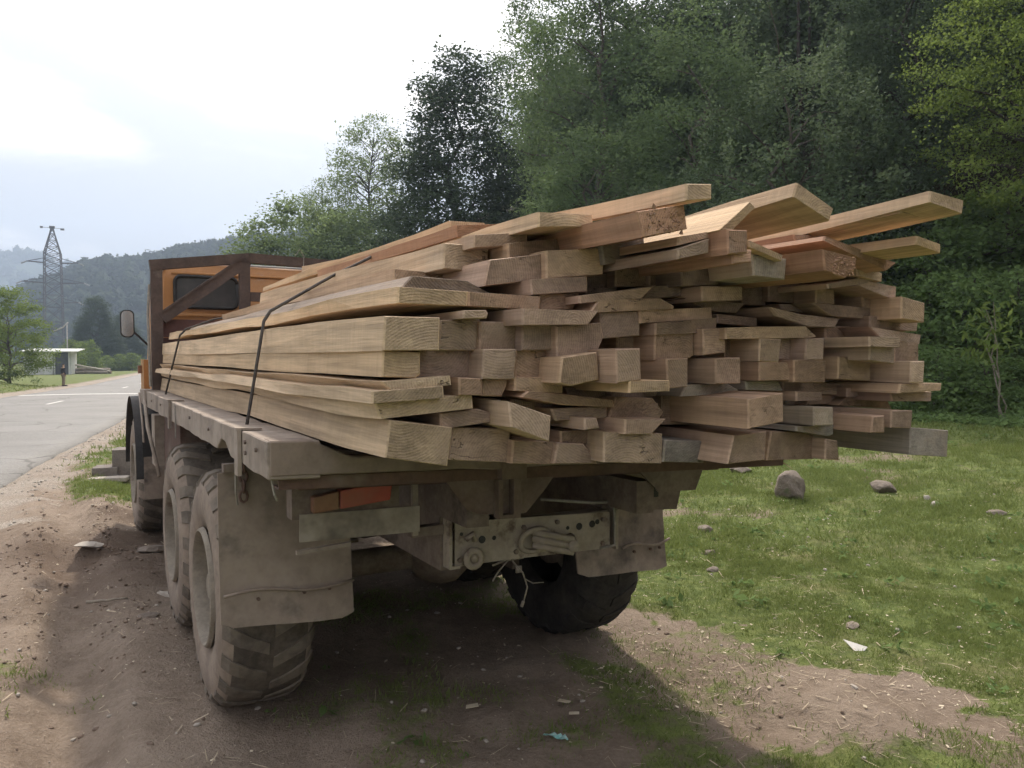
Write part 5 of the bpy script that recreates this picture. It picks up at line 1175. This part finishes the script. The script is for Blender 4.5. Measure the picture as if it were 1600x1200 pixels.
scatter('roadside_gravel', 'loose pale gravel along the road shoulder', 'gravel', 'gravel', lumps(22000, .005, .026, 5.0, 22, lambda x, y: masks(x, y)[1] * (road_n(x, y) > ROAD_R + .1), 2.5), 34)
scatter('pebbles', 'small pale pebbles in the dirt and grass', 'pebbles', 'pale_rock', lumps(2600, .004, .018, 2.7, 10, lambda x, y: .35 + 0 * x, 3.0), 35)

# ------------------------------------------------------------------ countable ground things
def rock(name, label, x, y, sx, sy, sz, seed, mat='rock', cat='rock', sink=.45, group='stones lying in the grass'):
    bm = bmesh.new(); bmesh.ops.create_icosphere(bm, subdivisions=4, radius=1.0); rr = random.Random(seed)
    planes = [(Vector((rr.gauss(0, 1), rr.gauss(0, 1), rr.gauss(0, .8))).normalized(), rr.uniform(.62, .92)) for _ in range(13)]
    for v in bm.verts:
        p = v.co.copy()
        for n_, d_ in planes:
            e = p.dot(n_) - d_
            if e > 0: p -= n_ * e * .9
        f_ = 1 + .12 * (float(fbm(np.array(p.x * 2 + seed), np.array(p.y * 2 + p.z * 2.3), seed, 4)) - .5) * 2
        v.co = Vector((p.x * sx * f_, p.y * sy * f_, p.z * sz * f_))
    me = bpy.data.meshes.new(name); bm.to_mesh(me); bm.free(); me.materials.append(M[mat]); me.shade_smooth(); me.set_sharp_from_angle(angle=R(35))
    tag(link(name, me, None, (x, y, gz(x, y) + sz * (1 - sink) - .01), (0, 0, rr.uniform(0, 6))), label, cat, group)
rock('boulder', 'largest grey boulder in the grass right of the truck', 3.27, 8.95, .17, .21, .20, 1, sink=.36)
rock('rock', 'long flat stone right of the largest boulder', 4.46, 9.2, .19, .12, .09, 2)
rock('rock', 'rounded stone in the far grass under the jutting grey beam', 6.2, 12.75, .26, .2, .13, 3)
rock('rock', 'reddish stone half sunk left of the largest boulder', 3.2, 10.7, .17, .14, .09, 4)
rock('rock', 'stone just behind the largest boulder', 3.95, 11.5, .16, .14, .11, 5)
rock('rock', 'small white stone in the grass, left of its pair', 4.75, 8.75, .05, .045, .04, 6, 'pale_rock')
rock('rock', 'small white stone in the grass, right of its pair', 4.62, 8.34, .05, .05, .045, 7, 'pale_rock')
rock('rock', 'flat grey stone near the right edge of the grass', 4.95, 7.8, .10, .07, .04, 8)
rock('rock', 'dark stone in the bare patch near the right mud flap', 1.75, 6.75, .07, .05, .03, 9)
rock('rock', 'dark lump of earth and stone below the bare patch', 1.66, 6.3, .07, .05, .03, 10)
rock('rock', 'brown stone at the edge of the bank beside the truck', 1.95, 7.7, .09, .07, .04, 11)
rock('rock', 'flat stone half buried beyond the white scrap', 2.22, 4.95, .07, .05, .02, 12)
rock('rock', 'pale flat stone in the dirt left of the truck', -3.75, 6.75, .14, .09, .02, 13, 'pale_rock', sink=.6, group='stones in the dirt left of the truck')
rock('rock', 'flat slab of stone pressed into the left wheel track', -3.25, 6.9, .15, .1, .035, 14, 'rock', sink=.6, group='stones in the dirt left of the truck')
rock('rock', 'flat brown slab in the dirt before the middle wheel', -2.42, 5.05, .10, .07, .02, 15, 'rock', sink=.6, group='stones in the dirt left of the truck')
rock('rock', 'whitish slab lying beside the middle wheel', -2.55, 5.65, .13, .05, .03, 16, 'pale_rock', sink=.6, group='stones in the dirt left of the truck')
rock('rock', 'pale pebble on the dirt below the left rear wheel', -1.27, 3.78, .022, .018, .012, 17, 'pale_rock', sink=.6, group='stones in the dirt left of the truck')
rock('rock', 'pale stone on the straw covered bare patch', 1.77, 3.92, .028, .02, .014, 18, 'pale_rock')
def flake(name, label, cat, pts, mat, x, y, rz=0, th=.004, tilt=(0, 0)):
    mb = MB(); mb.prism([(px_, py_, .004 + px_ * tilt[0] + py_ * tilt[1]) for px_, py_ in pts], (0, 0, th)); tag(mb.build(name, M[mat], None, False, (x, y, gz(x, y) + .012), (0, 0, rz)), label, cat)
flake('paper_scrap', 'white triangular scrap lying in the grass', 'scrap', [(-.05, .075), (.055, -.02), (.02, -.045), (-.02, -.055)], 'paper', 2.07, 4.55, 0, .004, (.2, .35))
mb = MB(); nr_ = random.Random(9)
P = [(-.06 + .12 * i / 8 + nr_.uniform(-.006, .006), (.02 if j else -.018) * math.sin(math.pi * (i + .6) / 9.2) + nr_.uniform(-.008, .008), .008 + nr_.uniform(0, .016)) for i in range(9) for j in (0, 1)]
mb.add(P, [(2 * i, 2 * i + 1, 2 * i + 3, 2 * i + 2) for i in range(8)]); mb.add([(p[0], p[1], p[2] - .002) for p in P], [(2 * i, 2 * i + 2, 2 * i + 3, 2 * i + 1) for i in range(8)])
tag(mb.build('plastic_scrap', M['teal'], None, False, (.2, 3.44, gz(.2, 3.44) + .004), (0, 0, -.35)), 'crumpled teal plastic scrap on the dirt in front', 'scrap')
flake('wood_flake', 'pale wood flake on the dirt, left of the teal scrap', 'wood chip', [(-.035, -.012), (.03, -.02), (.04, .01), (-.02, .018)], 'chips', -.2, 3.72, .5)
flake('wood_flake', 'pale wood flake on the dirt, above the teal scrap', 'wood chip', [(-.03, -.012), (.03, -.014), (.035, .008), (-.025, .015)], 'chips', .26, 3.80, -.3)
flake('wood_flake', 'pale wood flake right of the teal scrap', 'wood chip', [(-.025, -.01), (.025, -.012), (.03, .01), (-.02, .012)], 'chips', .30, 3.68, .1)
def stick(label, x, y, L, rz, r=.008):
    mb = MB(); rr = random.Random(int(L * 1000)); pts = [(-L / 2 + L * i / 6, rr.uniform(-.02, .02) * L * 3, r + .004 + rr.uniform(0, .012)) for i in range(7)]; mb.tube(pts, [r * (1 - .08 * i) for i in range(7)], 6)
    tag(mb.build('stick', M['dead'], None, True, (x, y, gz(x, y) + .01), (0, 0, rz)), label, 'stick', 'sticks on the ground')
stick('short dead stick in the dirt left of the middle wheel', -2.85, 5.35, .26, .4, .012)
x_, y_ = at_col(1525, 18.0); stick('pale bent branch lying at the foot of the brambles', x_ - 1.3, y_ - 2.2, 1.0, -.2, .015)
stick('thin stick on the gravel at the left edge', -7.0, 10.3, .35, .1, .01)
# timber blocks beside the front wheel
def blk(label, x, y, w, d, h, z=0, rz=.3, mat='block'):
    mb = MB(); mb.box(-w / 2, w / 2, -d / 2, d / 2, 0, h); o = mb.build('support_block', M[mat], None, False, (x, y, gz(x, y) + z - .01), (0, 0, rz)); bevel_mesh(o, .012, 2); tag(o, label, 'block', 'blocks beside the front wheel'); return o
blk('tall dark block standing behind the front wheel', -5.62, 11.35, .5, .4, .40, .06)
blk('low dark block left of the tall one', -5.93, 11.2, .34, .36, .17, .0)
blk('pale flat stone block lying under the dark blocks', -5.75, 10.9, .5, .22, .06, 0, .25, 'pale_rock')

# ------------------------------------------------------------------ shed, log pile, pole, person, pylon left of the road
def shed():
    x0, y0 = at_col(76, 100.0); z0 = gz(x0, y0); t = thing('shed', 'small white shed with flat metal roof beside the road', 'shed', (x0, y0, z0), .35)
    part('wall', M['white_wall'], lambda m_: (m_.box(-2.8, .35, 0, .2, -.3, 2.9), m_.box(-2.8, -2.6, .2, 4.2, -.3, 2.9), m_.box(2.35, 2.55, .2, 4.2, -.3, 3.0), m_.box(-2.6, 2.35, 4.0, 4.2, -.3, 3.0)), t)
    d = part('doorway', M['door'], lambda m_: m_.box(.75, 2.3, .22, .3, -.2, 2.85), t); part('door_post', M['white_wall'], lambda m_: (m_.box(.36, .48, -.02, .2, -.3, 2.95), m_.box(.62, .74, -.02, .2, -.3, 2.95), m_.box(2.31, 2.43, -.25, -.1, -.3, 3.1)), d)
    part('roof', M['white_wall'], lambda m_: m_.prism([(-3.1, -.9, 2.93), (-3.1, 4.5, 3.3), (-3.1, 4.5, 3.42), (-3.1, -.9, 3.05)], (6.6, 0, 0)), t)
shed()
def logs():
    nr = random.Random(4); lab = ['lowest front log of the far log pile', 'lowest middle log of the far log pile', 'lowest back log of the far log pile', 'upper front log of the far log pile', 'upper back log of the far log pile', 'pale slanting log on top of the far log pile']
    x0, y0 = at_col(143, 104.0); z0 = gz(x0, y0); rz = .12
    for i, (dy, z, r) in enumerate(((0, .22, .22), (.45, .24, .24), (.9, .22, .22), (.25, .62, .21), (.7, .62, .2), (.1, .95, .13))):
        mb = MB(); L = 4.4 + nr.uniform(-.4, .4); pts = [(-L / 2 + L * k / 6, nr.uniform(-.03, .03), nr.uniform(-.03, .03) + (.28 - .14 * k if i == 5 else 0)) for k in range(7)]; mb.tube(pts, [r * (1 - .02 * k) for k in range(7)], 12)
        o = mb.build('log', WOOD, None, 'auto', (x0 - dy * .12, y0 + dy, z0 + z), (0, 0, rz)); o.color = (.32, .27, .22, 1) if i < 5 else (.5, .45, .38, 1); tag(o, lab[i], 'log', 'far log pile')
logs()
def pole():
    x0, y0 = at_col(106, 110.0); z0 = gz(x0, y0); t = thing('roadside_pole', 'thin grey pole with a bent arm behind the shed', 'pole', (x0, y0, z0))
    part('post', M['pole'], lambda m_: m_.tube([(0, 0, -.2), (0, 0, 7.0)], [.1, .08], 8), t, True); part('arm', M['pole'], lambda m_: m_.tube([(.15, 0, 7.2), (-.6, 0, 6.5), (-1.5, 0, 6.1), (-2.2, 0, 5.9)], [.1, .1, .08, .06], 7), t, True)
pole()
def person():
    x0, y0 = at_col(99, 60.0); z0 = gz(x0, y0); t = thing('person', 'person in dark jacket and tan trousers standing beside the road', 'person', (x0, y0, z0 + .01), 2.6)
    def skin(name, V, E, rad, mat):
        me = bpy.data.meshes.new(name); me.from_pydata(V, E, []); me.materials.append(mat); o = link(name, me, t); md = o.modifiers.new('skin', 'SKIN'); md.use_smooth_shade = True
        sk = me.skin_vertices[0].data
        for i, r in enumerate(rad): sk[i].radius = r if isinstance(r, tuple) else (r, r)
        sk[0].use_root = True; o.modifiers.new('sub', 'SUBSURF').levels = 1; o.modifiers['sub'].render_levels = 2; return o
    V = [(0, 0, .92), (0, 0, 1.15), (0, .01, 1.40), (0, .01, 1.50), (0, -.02, 1.60), (0, -.02, 1.72), (-.09, 0, .86), (-.10, -.01, .48), (-.11, .02, .09), (-.11, -.10, .05), (.09, 0, .86), (.11, -.02, .48), (.13, .0, .09), (.14, -.12, .05), (-.18, .01, 1.40), (-.23, .03, 1.13), (-.21, -.05, .88), (-.205, -.08, .78), (.18, .01, 1.40), (.24, .03, 1.13), (.22, -.05, .88), (.215, -.08, .78)]
    E = [(0, 1), (1, 2), (2, 3), (3, 4), (4, 5), (0, 6), (6, 7), (7, 8), (8, 9), (0, 10), (10, 11), (11, 12), (12, 13), (2, 14), (14, 15), (15, 16), (16, 17), (2, 18), (18, 19), (19, 20), (20, 21)]
    rad = [(.14, .10), (.13, .095), (.15, .10), .055, (.075, .09), (.07, .085), .085, .06, .042, .035, .085, .06, .042, .035, .06, .045, .034, .03, .06, .045, .034, .03]
    skin('body', V, E, rad, M['skin'])
    skin('jacket', [V[0], V[1], V[2], V[14], V[15], V[16], V[18], V[19], V[20]], [(0, 1), (1, 2), (2, 3), (3, 4), (4, 5), (2, 6), (6, 7), (7, 8)], [(.17, .13), (.155, .12), (.17, .12), .075, .062, .05, .075, .062, .05], M['jacket'])
    skin('trousers', [V[0], V[6], V[7], V[8], V[10], V[11], V[12]], [(0, 1), (1, 2), (2, 3), (0, 4), (4, 5), (5, 6)], [(.15, .11), .10, .078, .062, .10, .078, .062], M['trousers'])
    skin('hair', [(0, .0, 1.64), (0, .0, 1.74)], [(0, 1)], [(.078, .085), (.07, .08)], M['hair'])
    part('shoe', M['jacket'], lambda m_: m_.box(-.16, -.06, -.2, .08, 0, .09), t); part('shoe', M['jacket'], lambda m_: m_.box(.085, .185, -.22, .06, 0, .09), t)
person()
def pylon():
    x0, y0 = at_col(86, 262.0); t = thing('pylon', 'tall steel lattice power pylon beyond the road', 'pylon', (x0, y0, -1.5), .42); zt = 47.0
    def wd(z): return 2.9 - .5 * z / 38 if z <= 38 else max(.3, 2.4 * (1 - (z - 38) / 9.6))
    cs = [(-1, -1), (1, -1), (1, 1), (-1, 1)]
    lv = [0, 5, 10, 15, 20, 24, 28, 31, 34, 36, 38, 40.3, 42.6, 44.8, 46.8]
    for sx, sy in cs: part('leg', M['pylon'], lambda m_: [m_.bar((sx * wd(a), sy * wd(a), a), (sx * wd(c), sy * wd(c), c), .24) for a, c in zip(lv, lv[1:])], t)
    for f in range(4):
        (ax, ay), (bx, by) = cs[f], cs[(f + 1) % 4]
        def face(m_):
            for a, c in zip(lv, lv[1:]):
                p = lambda s_, z: (s_[0] * wd(z), s_[1] * wd(z), z)
                m_.bar(p((ax, ay), a), p((bx, by), c), .16); m_.bar(p((bx, by), a), p((ax, ay), c), .16); m_.bar(p((ax, ay), c), p((bx, by), c), .16)
        part('lattice', M['pylon'], face, t)
    for z, L in ((35.0, 7.6), (28.2, 9.2), (21.5, 7.4)):
        for s_ in (-1, 1):
            arm = part('cross_arm', M['pylon'], lambda m_: (m_.bar((s_ * wd(z), -.8, z), (s_ * L, 0, z + .3), .28), m_.bar((s_ * wd(z), .8, z), (s_ * L, 0, z + .3), .28), m_.bar((s_ * wd(z), 0, z + 1.6), (s_ * L, 0, z + .3), .2), [m_.bar((s_ * (wd(z) + (L - wd(z)) * k / 5), -.8 + .16 * k, z + .06 * k), (s_ * (wd(z) + (L - wd(z)) * (k + 1) / 5), .8 - .16 * (k + 1), z + .06 * k), .12) for k in range(5)]), t)
            part('insulator', M['grey_metal'], lambda m_: m_.tube([(s_ * L, 0, z + .25), (s_ * (L + 1.6), .4, z - .5)], .22, 7), arm)
    part('peak_cap', M['pylon'], lambda m_: (m_.box(-.8, .8, -.5, .5, 46.6, 47.4), m_.bar((-3.4, 0, 46.9), (3.4, 0, 46.7), .12), m_.box(-3.5, -2.7, -.3, .3, 46.6, 47.2), m_.box(2.5, 3.6, -.3, .3, 46.2, 46.8)), t)
pylon()

# ------------------------------------------------------------------ far hills under forest
def far_hill(name, ridge, Yf, Yr, Yb, step, nb, rb, seed):
    nr = np.random.RandomState(seed); px = np.arange(ridge[0][0], ridge[-1][0] + 1, step, dtype=float); yr = np.interp(px, [r[0] for r in ridge], [r[1] for r in ridge])
    zr = CAM_H + (557 - yr) / 1200 * Yr + (fbm(px * .02, px * 0 + 1, seed, 4) - .5) * Yr * .012 - rb
    rows = [(Yf, 0.0), (Yf * .75 + Yr * .25, .22), (Yf * .5 + Yr * .5, .5), (Yf * .25 + Yr * .75, .8), (Yr, 1.0), (Yb, .45), (Yb * 1.15, 0)]
    V = []; 
    for Y, f in rows:
        for p, z in zip(px, zr): V.append(((p - 800) / 1200 * Y, Y, -2 + f * (z + 2) + (0 if f in (0, 1) else float(fbm(np.array(p * .03), np.array(Y * .01), seed + 3, 3) - .5) * .16 * z)))
    V = np.array(V); n = len(px); idx = np.arange(n * len(rows)).reshape(len(rows), n); F = np.stack([idx[:-1, :-1].ravel(), idx[:-1, 1:].ravel(), idx[1:, 1:].ravel(), idx[1:, :-1].ravel()], 1)
    me = fast_mesh(name, V, F, True); set_var(me, np.full(len(F), .4)); me.materials.append(M['forest']); hill = struct(link(name, me))
    bm = bmesh.new(); bmesh.ops.create_icosphere(bm, subdivisions=1, radius=.8); bv = np.array([v.co[:] for v in bm.verts]); bf = np.array([[v.index for v in f.verts] for f in bm.faces]); bm.free()
    G = V.reshape(len(rows), n, 3); u = nr.random(nb) * (n - 1.01); w = np.concatenate([nr.random(nb * 3 // 4) * 4.0, 3.7 + .45 * nr.random(nb - nb * 3 // 4)]); i = u.astype(int); j = np.minimum(w.astype(int), len(rows) - 2); fu = (u - i)[:, None]; fw = (w - j)[:, None]
    c = (G[j, i] * (1 - fu) + G[j, i + 1] * fu) * (1 - fw) + (G[j + 1, i] * (1 - fu) + G[j + 1, i + 1] * fu) * fw
    r = rb * (.55 + .9 * nr.random(nb)); B_ = bv[None] * (.72 + .5 * nr.random((nb, len(bv), 1))) * (r[:, None] * np.array([1, 1, 1.15]))[:, None, :] + (c + np.array([0, 0, 1]) * r[:, None] * .55)[:, None, :]
    nl = 34; lv = np.repeat(c + np.array([0, 0, 1]) * r[:, None] * .6, nl, 0); q = nr.normal(size=lv.shape); q /= np.linalg.norm(q, axis=1)[:, None]; lv = lv + q * np.repeat(r, nl)[:, None] * np.array([1, 1, 1.1]) * (.55 + .4 * nr.random((len(lv), 1)))
    LV, LF = kite_leaves(lv, np.repeat(r, nl) * (.35 + .35 * nr.random(len(lv))), np.repeat(r, nl) * .3, nr, .2)
    B_ = np.concatenate([B_.reshape(-1, 3), LV]); F3 = (bf[None] + len(bv) * np.arange(nb)[:, None, None]).reshape(-1, 3); L3 = np.concatenate([LF[:, :3], LF[:, [0, 2, 3]]]) + nb * len(bv)
    cvar = nr.random(nb); me2 = fast_mesh('forest', B_, np.concatenate([F3, L3])); set_var(me2, np.concatenate([np.repeat(cvar, len(bf)) * .5, np.tile(np.repeat(cvar, nl), 2) * .6 + .4 * np.tile(nr.random(nb * nl), 2)])); me2.materials.append(M['forest'])
    o = struct(link('forest', me2), 'stuff'); o['label'] = 'hazy blue green forest on the ' + name.replace('_', ' '); o['category'] = 'forest'
far_hill('near_hill', [(-900, 430), (-300, 450), (0, 468), (60, 445), (130, 414), (190, 404), (250, 398), (320, 386), (390, 373), (470, 366), (560, 368), (700, 385), (1000, 410), (1300, 430)], 300, 520, 640, 12, 5200, 3.8, 51)
far_hill('far_hill', [(-900, 410), (-200, 402), (-60, 396), (0, 393), (35, 388), (80, 399), (130, 417), (200, 432), (320, 440), (700, 445), (1300, 450)], 900, 1350, 1480, 14, 2200, 8.5, 52)

# ------------------------------------------------------------------ the hazy air
def haze():
    mb = MB(); mb.box(-2600, 2600, -420, 1900, -4.0, 330); m_ = bpy.data.materials.new('hazy_air'); m_.use_nodes = True; m_.node_tree.nodes.clear(); b = NB(m_.node_tree)
    v = b.n('ShaderNodeVolumePrincipled', {'Color': (0.60, 0.75, 1.0, 1), 'Density': 0.0006, 'Anisotropy': 0.25}); b.n('ShaderNodeOutputMaterial', {'Volume': v.outputs[0]})
    struct(mb.build('haze', m_), 'stuff')
haze()
